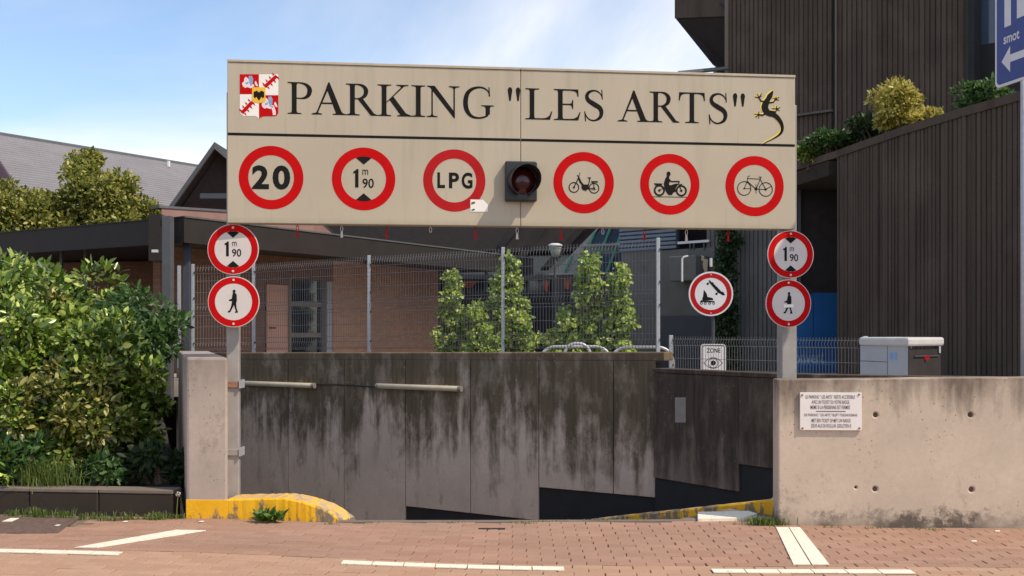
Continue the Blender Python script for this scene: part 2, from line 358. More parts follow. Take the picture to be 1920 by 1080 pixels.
M['brick'] = brick_mat('orange_brick', (0.46, 0.255, 0.17), (0.56, 0.325, 0.22), (0.40, 0.27, 0.20), math.atan2(.864, .504))
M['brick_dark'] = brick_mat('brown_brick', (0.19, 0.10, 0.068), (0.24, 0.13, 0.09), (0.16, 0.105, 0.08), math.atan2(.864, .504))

def leaf_mat(name, dark, mid, light, trans=0.35, rough=0.45):
    k = NT(name); g = k.n('NewGeometry'); r = k.n('ValToRGB'); cr = r.color_ramp
    cr.elements[0].position = 0.0; cr.elements[0].color = (*dark, 1); cr.elements[1].position = 1.0; cr.elements[1].color = (*light, 1)
    e = cr.elements.new(0.55); e.color = (*mid, 1)
    k.t.links.new(g.outputs['Random Per Island'], r.inputs[0]); k.fin(r.outputs[0], rough, 0, 0.5)
    tr = k.n('BsdfTranslucent'); hs = k.n('HueSaturation'); hs.inputs['Value'].default_value = 1.35; k.t.links.new(r.outputs[0], hs.inputs['Color']); k.t.links.new(hs.outputs[0], tr.inputs[0])
    mx = k.n('MixShader'); mx.inputs[0].default_value = trans; k.t.links.new(k.b.outputs[0], mx.inputs[1]); k.t.links.new(tr.outputs[0], mx.inputs[2]); k.t.links.new(mx.outputs[0], k.out.inputs[0])
    return k.m
M['leaf_shrub'] = leaf_mat('shrub_leaves', (0.018, 0.040, 0.005), (0.13, 0.22, 0.024), (0.60, 0.66, 0.17), trans=.2, rough=0.28)
M['leaf_brown'] = leaf_mat('browning_leaves', (0.035, 0.045, 0.008), (0.17, 0.19, 0.035), (0.50, 0.44, 0.15), trans=.2, rough=0.28)
M['leaf_deep'] = leaf_mat('deep_green_leaves', (0.020, 0.05, 0.010), (0.06, 0.13, 0.03), (0.13, 0.22, 0.06))
M['leaf_tree'] = leaf_mat('tree_leaves', (0.07, 0.09, 0.012), (0.23, 0.25, 0.045), (0.52, 0.46, 0.13))
M['leaf_vine'] = leaf_mat('vine_leaves', (0.07, 0.13, 0.015), (0.27, 0.38, 0.06), (0.68, 0.74, 0.24))
M['leaf_yellow'] = leaf_mat('yellow_leaves', (0.16, 0.17, 0.03), (0.44, 0.38, 0.07), (0.70, 0.58, 0.20))
M['leaf_ivy'] = leaf_mat('ivy_leaves', (0.015, 0.03, 0.010), (0.03, 0.06, 0.018), (0.06, 0.10, 0.03))
M['grass'] = leaf_mat('grass_blades', (0.07, 0.11, 0.02), (0.14, 0.20, 0.04), (0.26, 0.30, 0.09))

# ================================================================== THE SETTING: GROUND
xb = [-60, -12, -6.0, -3.71, -2.12, -0.80, 0.356, 1.85, 3.38, 8.0, 60]
yb = [8.2, 8.2, 7.95, 7.73, 7.56, 7.26, 7.12, 7.09, 7.07, 7.0, 7.0]
xs_ = np.linspace(-12, 12, 481); ys_ = np.interp(xs_, xb, yb)
ys_ = np.convolve(np.pad(ys_, 20, mode='edge'), np.ones(41)/41, mode='valid')
def Yb(x): return float(np.interp(x, xs_, ys_))        # seam between the walk and the carriageway
xe = [-60, -4.38, -2.84, -2.69, -1.84, -1.35, 0.0, 1.23, 2.05, 2.12, 2.145, 4.04, 60]
ye = [9.3, 9.16, 8.97, 8.93, 8.80, 8.745, 8.75, 8.78, 8.84, 8.80, 8.60, 8.48, 8.3]
def Ye(x): return float(np.interp(x, xe, ye))          # back edge of the walk

def strip(name, xs, f0, f1, z, mat, parent=None):
    m = MB(); v = []
    for x in xs: v += [(x, f0(x), z), (x, f1(x), z)]
    m.add(v, [(2*i, 2*i+2, 2*i+3, 2*i+1) for i in range(len(xs)-1)]); return m.build(name, mat, parent)
gx = [-300, -60] + list(np.linspace(-12, 12, 97)) + [60, 300]
road = structure(strip('road', gx, lambda x: -300, Yb, -0.014, M['joint']))
walk = structure(strip('pavement', gx, Yb, lambda x: Ye(x) + 0.03, -0.013, M['joint']))
terrain = structure(MB().box(-400, 400, -400, 600, -4.2, -4.0).build('terrain', M['soil']))

# block pavers: rows follow the seam; 20 x 10 cm
PW, PD, PH = 0.2, 0.1, 0.05
def paver_mesh(w, d, nm, mat):
    g = 0.0022; b = 0.0035; w2, d2 = w/2-g, d/2-g
    v = []
    for (ww, dd, z) in ((w2, d2, -PH), (w2, d2, -b), (w2-b, d2-b, 0)): v += [(-ww,-dd,z),(ww,-dd,z),(ww,dd,z),(-ww,dd,z)]
    f = [(8,9,10,11)]
    for k in (0, 4): f += [(k+i, k+(i+1) % 4, k+4+(i+1) % 4, k+4+i) for i in range(4)]
    me = bpy.data.meshes.new(nm); me.from_pydata(v, [], f); me.update(); me.materials.append(mat); return me, v, f
def lay(parent, rows, x0, x1, mat, keep, limit, dep):
    me, v, f = paver_mesh(PW, PD, 'paver', mat); cells = []
    for r in rows:
        o = 0.5 * (r % 2) * PW; n0 = int((x0 - o) / PW); n1 = int((x1 - o) / PW)
        for i in range(n0, n1 + 1):
            x = i * PW + o + random.uniform(-.003, .003); y = Yb(x) + (r + 0.5) * PD - (0.014 if r < 0 else 0)
            if keep(x, y): cells.append((x, y))
    inview = lambda c: abs(c[0]) / c[1] < 0.49
    cells.sort(key=lambda c: (not inview(c), c[1]))
    rest = MB()
    for n, (x, y) in enumerate(cells):
        sl = math.atan((Yb(x + .05) - Yb(x - .05)) / .1); z = random.uniform(-.0022, .0022)
        if n < limit:
            o = bpy.data.objects.new('paver', me); C.objects.link(o); o.parent = parent
            o.location = (x, y, z); o.rotation_euler = (random.uniform(-.006, .006), random.uniform(-.006, .006), sl + random.uniform(-.006, .006))
        else:
            c, s = math.cos(sl), math.sin(sl); rest.add([(x + a*c - b*s, y + a*s + b*c, z + q) for a, b, q in v], f)
    if rest.v: stuff(rest.build('pavers', mat, parent))
lay(road, range(-40, 0), -5.2, 5.2, M['paver_road'], lambda x, y: y > 5.2, 300, 0)
lay(walk, range(0, 22), -6.5, 6.5, M['paver_walk'], lambda x, y: y < Ye(x) - 0.03 and not (x < -3.35 and y > 8.28 and y - 8.28 > (x + 3.75) * 1.4), 300, 0)
# flush concrete edging between the walk and the ramp
edge_x = list(np.linspace(-1.42, 2.1, 40))
m = MB(); v = []
for x in edge_x:
    y = Ye(x); v += [(x, y - .035, -.05), (x, y - .035, .004), (x, y + .05, .004), (x, y + .05, -.3)]
m.add(v, [(4*i+j, 4*i+4+j, 4*i+5+j, 4*i+1+j) for i in range(len(edge_x)-1) for j in range(3)])
m.build('edging', M['conc_cap'], walk)
# small drain slot in the edge of the walk
g0, g1 = G(897, 992), G(947, 994)
mm = MB().box(g0.x, g1.x, g0.y - .02, g0.y + .03, -.02, .0045); mm.build('drain_slot', M['near_black'], walk)
# asphalt patch at the foot of the planted bed
mm = MB(); pp = [G(-60, 1000), G(108, 1000), G(146, 973), G(-60, 969)]
mm.prism([Vector((p.x, p.y, 0.004)) for p in pp], (0, 0, -0.05)); mm.build('asphalt_patch', M['patch'], walk)

def painted(pix, z=0.008, nm='painted_line', t=0.006):
    pts = [G(*q) for q in pix]; m = MB(); m.prism([Vector((p.x, p.y, z)) for p in pts], (0, 0, -t)); return m
def curve_line(x0, x1, off, w, parent, n=7):
    """a dash made of painted pavers, following the seam"""
    xs = np.linspace(x0, x1, n + 1)
    for i in range(n):
        a, b = xs[i] + .004, xs[i+1] - .004; m = MB(); q = random.uniform(-.004, .004)
        pts = [(a, Yb(a) + off + q), (b, Yb(b) + off + q), (b, Yb(b) + off + w + q), (a, Yb(a) + off + w + q)]
        m.prism([Vector((x, y, .0075)) for x, y in reversed(pts)], (0, 0, -.006)).build('painted_block', M['white_line'], parent)
curve_line(-4.6, -2.74, -0.20, 0.10, road, 9)
curve_line(-1.15, 0.345, -0.20, 0.10, road, 7)
curve_line(1.30, 2.60, -0.215, 0.10, road, 6)
for q in ([(140, 1028), (183, 1028), (386, 996), (330, 995)], [(4, 979), (22, 979), (36, 973), (20, 973)]):
    painted(list(reversed(q))[::-1]).build('painted_line', M['white_line'], walk)
for q in ([(1455, 990), (1478, 990), (1520, 1060), (1488, 1060)], [(1480, 990), (1500, 990), (1555, 1060), (1523, 1060)]):
    painted(q).build('painted_line', M['white_line'], walk)

# plaza behind the ramp walls, bed on the left, ramp floor
W1A, W1B = (-4.56, 18.4), (1.93, 14.4)                 # ramp wall (straight run), plan
W2 = [(1.90, 14.33), (3.09, 12.6), (4.2, 11.95), (5.6, 11.45), (9.0, 10.6)]   # lower wall turning towards the street
plz = [(-40, 18.75), (-4.8, 18.75), (2.02, 14.62), (3.25, 12.85), (4.3, 12.2), (5.7, 11.7), (9, 10.85), (40, 10.85), (400, 500), (-400, 500)]
structure(MB().prism([Vector((x, y, 0.70)) for x, y in plz], (0, 0, -0.3)).build('plaza', plain('plaza_paving', (0.36, 0.30, 0.24), 0.85, var=0.2, scale=3)))  # unseen paving, kept pale to bounce light under the canopy
rx = np.linspace(-6, 3.2, 24); ry = np.linspace(8.79, 18.6, 24); m = MB()
v = [(x, y, -0.02 - 0.205 * (y - 8.79) - 0.035 * max(0, 2.0 - x) * min(1, (y - 8.79) / 2)) for y in ry for x in rx]
m.add(v, [(j*24+i, j*24+i+1, (j+1)*24+i+1, (j+1)*24+i) for j in range(23) for i in range(23)])
structure(m.build('ramp', plain('ramp_concrete', (0.17, 0.15, 0.135), 0.9, var=0.25, scale=5)))  # hidden floor, lightened to bounce light onto the ramp wall
bx = np.linspace(-30, -2.75, 30); by = np.linspace(9.2, 18.7, 20); m = MB()
v = [(min(x, -2.78 - (y - 9) * .36), y, 0.17 + 0.055 * (y - 9.2) + 0.02 * math.sin(x * 5 + y * 3)) for j, y in enumerate(by) for x in bx]
m.add(v, [(j*30+i, j*30+i+1, (j+1)*30+i+1, (j+1)*30+i) for j in range(19) for i in range(29)])
structure(m.build('planted_bed', M['soil'], smooth=True))
# ramp-side verge under the right kerb
structure(MB().prism([Vector((x, y, -0.006)) for x, y in ((1.30, 8.80), (2.14, 8.80), (3.2, 8.75), (6.5, 8.4), (6.5, 11.2), (3.3, 12.4), (2.4, 9.9))], (0, 0, -0.25)).build('verge', M['conc_cap']))
# pale kerb stone
st = tag(painted([(1308, 978), (1394, 977), (1420, 969), (1404, 964), (1308, 966)], 0.03, t=0.05).build('kerb_stone', M['white_line'], bevel=.006), 'pale flat kerb stone lying in front of the shaded yellow kerb', 'kerb stone')

# ================================================================== WALLS ROUND THE RAMP
# low street wall on the right, with formwork tie holes
RW0, RW1 = Vector((2.145, 8.59, 0)), Vector((4.04, 8.465, 0)); rd = (RW1 - RW0).normalized(); rn = Vector((rd.y, -rd.x, 0))   # rn towards the street
RWL = 3.6
rw = thing('street_wall', RW0, 'low pale weathered concrete wall carrying the white notice plate', 'wall')
me_w = MB().prism([RW0 + Vector((0,0,-.2)), RW0 + rd*RWL + Vector((0,0,-.2)), RW0 + rd*RWL + Vector((0,0,1.17 + .012*RWL)), RW0 + Vector((0,0,1.17))], -rn * 0.25)
wall_o = me_w.build('wall', M['conc_right'], rw)
FR = Flat(RW0, rd, (0, 0, 1))
def wall_hit(px, py):
    """street-wall coordinates seen in a pixel"""
    d = Vector(((px-CX)/F, 1, (HY-py)/F)); o = Vector((0, 0, EYE)); t = (RW0 - o).dot(rn) / d.dot(rn); p = o + d*t - RW0; return p.dot(rd), p.z
cut = MB()
for px, py, r in ((1642, 778, .021), (1820, 778, .021), (1605, 914, .011), (1641, 917, .021), (1822, 918, .022)):
    a, b = wall_hit(px, py); c = FR.at(a, b); cut.tube([c + rn*.03, c - rn*.07], r, 14)
cut_o = cut.build('cutter', M['conc_right'], rw)
bo = wall_o.modifiers.new('holes', 'BOOLEAN'); bo.operation = 'DIFFERENCE'; bo.object = cut_o; bo.solver = 'EXACT'
be = wall_o.modifiers.new('bevel', 'BEVEL'); be.width = .014; be.segments = 2; be.limit_method = 'ANGLE'; be.angle_limit = math.radians(60)
dg = bpy.context.evaluated_depsgraph_get(); dg.update()
new_me = bpy.data.meshes.new_from_object(wall_o.evaluated_get(dg)); wall_o.modifiers.clear(); wall_o.data = new_me
if not new_me.materials: new_me.materials.append(M['conc_right'])
bpy.data.objects.remove(cut_o)

# notice plate
a0, b0 = wall_hit(1499, 806); a1, b1 = wall_hit(1614.5, 736)
npl = thing('notice_plate', FR.at((a0+a1)/2, b0), 'small white notice plate with six lines of text on the low wall', 'notice')
FN = Flat(FR.at(a0, b0, 0.022), rd, (0,0,1)); w, h = a1-a0, b1-b0
mb = MB(); FN.slab(mb, [(0,0),(w,0),(w,h),(0,h)], .018); mb.build('plate', M['plate'], npl, bevel=.002)
mb = MB()
for i, (tx, x0, x1) in enumerate((('LE PARKING " LES ARTS " RESTE ACCESSIBLE', .09, .89), ('AVEC UN TICKET OU VOTRE BADGE', .19, .80), ('MEME SI LA PERSIENNE EST FERMEE', .17, .81),
                                  ('DE PARKING " LES ARTS " BLIJFT TOEGANGBAAR', .07, .93), ('MET EEN TICKET OF MET UW BADGE', .19, .82), ('ZELFS ALS DE ROLLUIK GESLOTEN IS', .18, .83))):
    yt = (.935 - .138*i) if i < 3 else (.445 - .138*(i-3)); put_text(FN, mb, tx, x0*w, x1*w, (yt-.095)*h, yt*h, .006)
stuff(mb.build('lettering', M['brown_text'], npl)); mb = MB(); FN.poly(mb, [(.26*w, .495*h), (.74*w, .495*h), (.74*w, .513*h), (.26*w, .513*h)]); mb.build('rule_line', M['brown_text'], npl)
for x, y in ((.035, .93), (.955, .95), (.04, .05), (.96, .06)):
    mb = MB(); c = FN.at(x*w, y*h, 0); mb.tube([c - FN.n*.004, c + FN.n*.006], .0085, 8); mb.build('screw', M['rust'], npl)

# left wall end (pillar) with its wall running back
pl = thing('entrance_pillar', (-2.54, 8.9, 0), 'square-ended pale concrete wall with a yellow painted foot beside the bush', 'wall')
fl, fr_ = Vector((-2.715, 8.9, 0)), Vector((-2.368, 8.885, 0)); back = Vector((-.92, 2.72, 0))
MB().prism([fl + Vector((0,0,-.1)), fr_ + Vector((0,0,-.1)), fr_ + back + Vector((0,0,-.1)), fl + back + Vector((0,0,-.1))], (0, 0, 1.443)).build('wall', M['conc_pillar'], pl, bevel=.022)
MB().obox(fl + Vector((-.004, -.006, -.05)), (fr_ - fl) + Vector((.008, 0, 0)), (0, .05, 0), (0, 0, .207)).build('painted_base', M['yellow'], pl, bevel=.004)

def kerb(name, pts, label):
    """swept kerb: list of (front x, y, height, width vector)"""
    m = MB(); v = []; r = .02
    pts = catmull([(p[0], p[1], p[2], p[3], p[4]) for p in pts], 8)
    for i, (x, y, h, wx, wy) in enumerate(pts):
        h = h + random.uniform(-.003, .003); L = math.hypot(wx, wy); ux, uy = wx/L, wy/L; rr = r*.8; j = random.uniform(-.003, .003)
        for d, z in ((0+j, min(-.12, h-.25)), (.004+j, h-rr), (rr, h), (L-rr, h), (L, h-rr), (L, h-.5)): v.append((x + ux*d, y + uy*d, z))
    n = 6; k = len(pts)
    m.add(v, [(n*i+j, n*i+n+j, n*i+n+j+1, n*i+j+1) for i in range(k-1) for j in range(n-1)] + [tuple(range(n)), tuple(range(n*(k-1)+n-1, n*(k-1)-1, -1))])
    root = thing(name, (pts[0][0], pts[0][1], 0), label, 'kerb'); m.build('kerb', M['yellow'], root, smooth=False); return root
kerb('yellow_kerb', [(-2.362, 8.88, .165, .02, .26), (-2.1, 8.85, .175, .03, .26), (-1.88, 8.825, .18, .05, .26), (-1.70, 8.805, .145, .07, .25), (-1.53, 8.79, .085, .08, .23), (-1.40, 8.785, .0, .08, .2)],
     'bright worn yellow kerb tapering away from the pillar into the ramp')
kerb('yellow_kerb', [(.80, 10.95, -.37, .17, .12), (.93, 10.78, -.325, .17, .12), (1.25, 10.35, -.21, .17, .12), (1.6, 9.88, -.085, .17, .12), (1.95, 9.42, .04, .17, .12), (2.22, 9.06, .135, .17, .12)],
     'shaded ochre yellow kerb rising behind the low pale wall')

# long ramp wall in panels, stepped foot, near-black plinth
wd = Vector((W1B[0]-W1A[0], W1B[1]-W1A[1], 0)).normalized(); wnn = Vector((wd.y, -wd.x, 0))
w1 = thing('ramp_wall', (*on_line(800, W1A, W1B), -2.5), 'long stained concrete retaining wall behind the ramp under the tall fence', 'wall')
def wtop(x): return float(np.interp(x, [-6, -2.35, 1.93, 3], [1.16, 1.222, 1.275, 1.28]))
cols = [330, 430, 540, 645, 760, 882, 1010, 1150, 1229]
for i in range(len(cols)-1):
    xa, ya = on_line(cols[i], W1A, W1B); xb_, yb_ = on_line(cols[i+1], W1A, W1B)
    zb = -2.6 if cols[i] < 760 else (-1.17 if cols[i] < 1010 else -.69)
    A = Vector((xa, ya, 0)) + wd*.006; B = Vector((xb_, yb_, 0)) - wd*.006
    MB().prism([A + Vector((0,0,zb)), B + Vector((0,0,zb)), B + Vector((0,0,wtop(B.x)-.12)), A + Vector((0,0,wtop(A.x)-.12))], -wnn*.2).build('panel', M['conc_far'], w1, bevel=.008)
xa, ya = on_line(330, W1A, W1B); A = Vector((xa, ya, 0)); xb_, yb_ = on_line(1231, W1A, W1B); B = Vector((xb_, yb_, 0)); B2 = Vector((*on_line(1246, W1A, W1B), 0))
MB().prism([A + wnn*.004 + Vector((0,0,wtop(A.x)-.12)), B2 + wnn*.004 + Vector((0,0,wtop(B2.x)-.12)), B2 + wnn*.004 + Vector((0,0,wtop(B2.x))), A + wnn*.004 + Vector((0,0,wtop(A.x)))], -wnn*.3).build('coping', M['conc_far'], w1, bevel=.015)
MB().prism([A - wnn*.03 + Vector((0,0,-3)), B - wnn*.03 + Vector((0,0,-3)), B - wnn*.03 + Vector((0,0,wtop(B.x)-.15)), A - wnn*.03 + Vector((0,0,wtop(A.x)-.15))], -wnn*.16).build('plinth', M['near_black'], w1)
# turning wall
w2 = thing('turning_wall', (2.6, 13.3, -2), 'lower dark concrete wall turning towards the street behind the low pale wall', 'wall')
def w2seg(A, B, z0, z1, off, t, nm, mat, bev=.01):
    A, B = Vector((*A, 0)), Vector((*B, 0)); d = (B-A).normalized(); n = Vector((d.y, -d.x, 0))
    return MB().prism([A + n*off + Vector((0,0,z0)), B + n*off + Vector((0,0,z0)), B + n*off + Vector((0,0,z1)), A + n*off + Vector((0,0,z1))], -n*t).build(nm, mat, w2, bevel=bev)
p1384 = on_line(1384, W2[0], W2[1]); p1300 = on_line(1302, W2[0], W2[1])
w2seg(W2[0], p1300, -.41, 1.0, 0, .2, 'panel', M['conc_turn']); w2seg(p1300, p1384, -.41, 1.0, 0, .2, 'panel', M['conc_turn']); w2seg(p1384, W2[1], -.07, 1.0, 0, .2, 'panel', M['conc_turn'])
w2seg(W2[0], W2[1], -2.5, .98, -.03, .15, 'plinth', M['near_black'], 0)
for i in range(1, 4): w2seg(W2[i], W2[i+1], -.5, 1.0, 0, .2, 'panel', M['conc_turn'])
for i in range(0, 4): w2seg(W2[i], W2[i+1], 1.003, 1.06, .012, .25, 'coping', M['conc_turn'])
A = Vector((*on_line(1266, W2[0], W2[1]), 0)); B = Vector((*on_line(1286, W2[0], W2[1]), 0)); d = (B-A).normalized(); n = Vector((d.y, -d.x, 0))
mb = MB(); mb.prism([A + n*.004 + Vector((0,0,zat(792, A.y))), B + n*.004 + Vector((0,0,zat(792, B.y))), B + n*.004 + Vector((0,0,zat(745, B.y))), A + n*.004 + Vector((0,0,zat(745, A.y)))], -n*.01)
mb.build('repair_patch', plain('repair_mortar', (0.30, 0.26, 0.23), .9), w2)

# tube lamps on the ramp wall and their cable
def wlamp(px0, px1, py, label):
    A = Vector((*on_line(px0, W1A, W1B), 0)); B = Vector((*on_line(px1, W1A, W1B), 0)); z = zat(py, (A.y+B.y)/2); A.z = B.z = z
    t = thing('tube_lamp', A.lerp(B, .5) + wnn*.02, label, 'lamp', 'tube lamps on the ramp wall')
    mb = MB(); mb.tube([A + wnn*.06, A.lerp(B, .01) + wnn*.06, A.lerp(B, .99) + wnn*.06, B + wnn*.06], [.03, .042, .042, .03], 12); mb.build('cover', M['tubelight'], t, smooth=True)
    for f in (.12, .88):
        c = A.lerp(B, f); MB().obox(c - wd*.03 + Vector((0,0,-.03)), wd*.06, wnn*.03, (0,0,.06)).build('bracket', M['steel'], t)
    for c, s in ((A, 1), (B, -1)):
        MB().tube([c + wd*.02*s + wnn*.06, c - wd*.035*s + wnn*.06], .045, 12).build('end_cap', M['frame'], t)
    return t
wlamp(462, 592, 720.5, 'tube lamp on the stained ramp wall close to the steel post'); wlamp(714, 866, 726, 'tube lamp on the ramp wall at the free end of the cable')
A = Vector((*on_line(592, W1A, W1B), 0)) + wnn*.02; B = Vector((*on_line(714, W1A, W1B), 0)) + wnn*.02; A.z = zat(720.5, A.y); B.z = zat(726, B.y)
mid = A.lerp(B, .5); mid.z += .015
tag(MB().tube([A, A.lerp(mid, .5), mid, mid.lerp(B, .5), B], .011, 6).build('cable', M['housing']), 'thin black cable clipped between the two tube lamps', 'cable')

# dark kerb wall of the planted bed
k0, k1 = Vector((-4.75, 9.2, 0)), Vector((-2.86, 8.985, 0)); kd = (k1-k0).normalized(); kn = Vector((kd.y, -kd.x, 0))
bk = thing('bed_edging', k0.lerp(k1, .5), 'low dark brown concrete edging in front of the big bush', 'edging')
segs = [(-2.0, -.02), (0, .62), (.625, 1.24), (1.245, 1.905)]
for a, b in segs:
    q = random.uniform(-.006, .006)
    MB().obox(k0 + kd*a + kn*q + Vector((0,0,-.1)), kd*(b-a), -kn*.16, (0,0,.285)).build('block', M['conc_kerb'], bk, bevel=.012)
    MB().obox(k0 + kd*a + kn*(q+.006) + Vector((0,0,.186)), kd*(b-a), -kn*.18, (0,0,.035)).build('cap', M['conc_cap'], bk, bevel=.008)

# ================================================================== ENTRANCE BOARD
BL, BR = Vector((-2.376, 8.9, 2.464)), Vector((2.513, 9.465, 2.464)); BH = 1.344; BW = (BR-BL).length
FB = Flat(BL, BR-BL, (0,0,1)); BT = .13
def bp(px, py):
    d = Vector(((px-CX)/F, 1, (HY-py)/F)); o = Vector((0, 0, EYE)); t = (BL - o).dot(FB.n) / d.dot(FB.n); p = o + d*t - BL; return p.dot(FB.u), p.z
board = thing('entrance_board', (0.05, 9.3, 0), 'wide beige car park entrance board with black serif lettering and six red rings', 'sign board')
us = bp(976, 250)[0]
for a, b in ((0, us-.002), (us+.002, BW)):
    mb = MB(); FB.slab(mb, [(a,0),(b,0),(b,BH),(a,BH)], BT); mb.build('panel', M['board'], board, bevel=.006)
    mb = MB(); mb.obox(FB.at(a, BH+.001, .008), FB.u*(b-a), -FB.n*(BT+.016), (0,0,.022)); mb.build('top_trim', M['board'], board, bevel=.003)
mb = MB(); mb.obox(FB.at(us-.004, .004, -.01), FB.u*.008, -FB.n*.08, (0,0,BH-.01)); mb.build('joint_strip', M['rust'], board)
mb = MB(); vl = (bp(426, 251.5)[1] + bp(1491, 272.5)[1])/2
for a, b in ((.004, us-.004), (us+.004, BW-.004)): FB.poly(mb, [(a, vl-.011), (b, vl-.011), (b, vl+.011), (a, vl+.011)], .0015)
mb.build('dividing_line', M['black'], board)
# posts
pL = Vector((*on_line(438, (-2.6, 9.14), (2.7, 9.14)), 0)); pR = Vector((*on_line(1475, (-2.6, 9.68), (2.7, 9.68)), 0))
def post(c, w, z0, z1):
    m = MB(); u, n_ = FB.u, FB.n
    m.prism([c + u*x + n_*y + Vector((0,0,z0)) for x, y in ((-w/2,-w/2),(w/2,-w/2),(w/2,w/2),(-w/2,w/2))], (0,0,z1-z0)); return m.build('post', M['post_paint'], board, bevel=.008)
post(pL, .104, -.25, 3.6); post(pR, .138, -.1, 3.6)
for py in (720, 847):       # straps holding the post to the pillar
    z = zat(py, 9.1); mb = MB(); mb.obox(pL + Vector((-.07, -.075, z-.03)), (.135, .006, 0), (0, .14, 0), (0,0,.055)); mb.build('strap', M['post_paint' if py > 800 else 'rust'], board, bevel=.004)
    MB().obox(pL + Vector((.066, -.08, z-.035)), (.012, 0, 0), (0, .15, 0), (0,0,.07)).build('strap_plate', M['steel'], board)
# lettering
def glyphs():
    Gl = {}
    def stem(x0, x1, s0=None, s1=None, sw=.11):
        o = [('p', [(x0,0),(x1,0),(x1,1),(x0,1)])]
        if s0 is not None: o += serif(*s0, 0, x0, x1)
        if s1 is not None: o += serif(*s1, 1, x0, x1)
        return o
    def serif(a, b, top, x0, x1):
        t, k = .028, .075
        if not top: return [('p', [(a,0),(b,0),(b,t),(x1+.015,t+.02),(x1,k+.03),(x0,k+.03),(x0-.015,t+.02),(a,t)])]
        return [('p', [(a,1),(a,1-t),(x0-.015,1-t-.02),(x0,1-k-.03),(x1,1-k-.03),(x1+.015,1-t-.02),(b,1-t),(b,1)])]
    def rib(pts): return [('r', pts)]
    def bar(a, b, y0, y1): return [('p', [(a,y0),(b,y0),(b,y1),(a,y1)])]
    bowlP = rib([(.27,.978,.022),(.42,.978,.024),(.58,.93,.045),(.68,.83,.068),(.70,.73,.075),(.66,.60,.065),(.55,.515,.04),(.42,.495,.022),(.27,.50,.02)])
    Gl['P'] = (.84, stem(.15,.30,(.02,.45),(.02,.32)) + bowlP)
    bowlR = rib([(.27,.978,.022),(.40,.978,.024),(.54,.94,.045),(.63,.85,.065),(.65,.75,.072),(.61,.63,.06),(.50,.55,.038),(.40,.53,.022),(.27,.53,.02)])
    Gl['R'] = (1.0, stem(.15,.30,(.02,.45),(.02,.32)) + bowlR + [('p', [(.37,.54),(.54,.545),(.90,.07),(1.01,.028),(1.01,0),(.80,0)])])
    Gl['A'] = (1.09, [('p', [(.155,.03),(.205,.03),(.565,.88),(.535,.99)]), ('p', [(.47,.85),(.535,1.02),(.575,1.02),(.965,.06),(.77,.06),(.505,.76)]), ('p', [(.275,.335),(.745,.335),(.73,.385),(.295,.385)]),
                      ('p', [(.02,0),(.345,0),(.345,.028),(.24,.05),(.205,.09),(.14,.06),(.02,.028)]), ('p', [(.67,0),(1.08,0),(1.08,.028),(.985,.06),(.955,.1),(.76,.09),(.775,.05),(.67,.028)])])
    Gl['K'] = (1.09, stem(.16,.31,(.03,.46),(.03,.46)) + [('p', [(.30,.44),(.34,.44),(.86,.945),(.80,.95)]), ('p', [(.62,1),(.62,.972),(.73,.955),(.78,.90),(.88,.955),(1.0,.972),(1.0,1)]),
                      ('p', [(.40,.52),(.52,.63),(.92,.10),(1.09,.028),(1.09,0),(.64,0),(.64,.028),(.745,.045)])])
    Gl['I'] = (.50, stem(.175,.325,(.03,.47),(.03,.47)))
    Gl['N'] = (1.09, [('p', [(.165,0),(.21,0),(.21,.9),(.165,.95)]), ('p', [(.865,.15),(.91,.0),(.91,1),(.865,1)]), ('p', [(.03,1),(.03,.972),(.12,.94),(.88,-.02),(.91,-.02),(.91,.16),(.27,1)]),
                      ('p', [(.02,0),(.36,0),(.36,.028),(.24,.05),(.21,.1),(.165,.1),(.13,.05),(.02,.028)]), ('p', [(.715,1),(.715,.972),(.83,.95),(.865,.9),(.91,.9),(.945,.95),(1.06,.972),(1.06,1)])])
    Gl['G'] = (1.09, rib([(.925,.72,.012),(.88,.86,.02),(.76,.955,.028),(.59,.985,.032),(.38,.93,.05),(.22,.78,.07),(.16,.52,.08),(.20,.25,.075),(.35,.06,.05),(.57,.005,.032),(.76,.04,.03),(.88,.10,.03)]) +
                     [('p', [(.90,.70),(.945,.70),(.925,1.0),(.895,1.0)]), ('p', [(.80,.07),(.94,.13),(.94,.36),(.80,.36)]), ('p', [(.66,.418),(.66,.39),(.77,.375),(.80,.32),(.94,.32),(.965,.375),(1.07,.39),(1.07,.418)])])
    foot = [('p', [(.30,0),(.83,0),(.905,.27),(.872,.27),(.80,.12),(.70,.06),(.58,.045),(.30,.045)])]
    Gl['L'] = (.92, stem(.17,.32,None,(.03,.48)) + serif(.03,.34,0,.17,.32) + foot)
    Gl['E'] = (.92, stem(.17,.32,None,None) + serif(.03,.34,0,.17,.32) + serif(.03,.34,1,.17,.32) + foot + [('p', [(.30,1),(.30,.955),(.60,.955),(.73,.93),(.78,.88),(.805,.77),(.838,.77),(.828,1)]),
                     ('p', [(.30,.535),(.30,.49),(.56,.49),(.61,.465),(.635,.37),(.665,.37),(.665,.655),(.635,.655),(.61,.56),(.56,.535)])])
    Gl['S'] = (.84, rib([(.70,.73,.01),(.64,.87,.018),(.53,.955,.026),(.40,.975,.03),(.26,.92,.05),(.19,.80,.06),(.24,.66,.072),(.42,.54,.085),(.60,.43,.08),(.67,.28,.07),(.62,.11,.055),(.46,.015,.03),(.31,.025,.026),(.19,.12,.02),(.12,.28,.01)]) +
                     [('p', [(.68,.70),(.715,.70),(.695,1.015),(.665,1.015)]), ('p', [(.105,.30),(.14,.30),(.165,-.02),(.13,-.02)])])
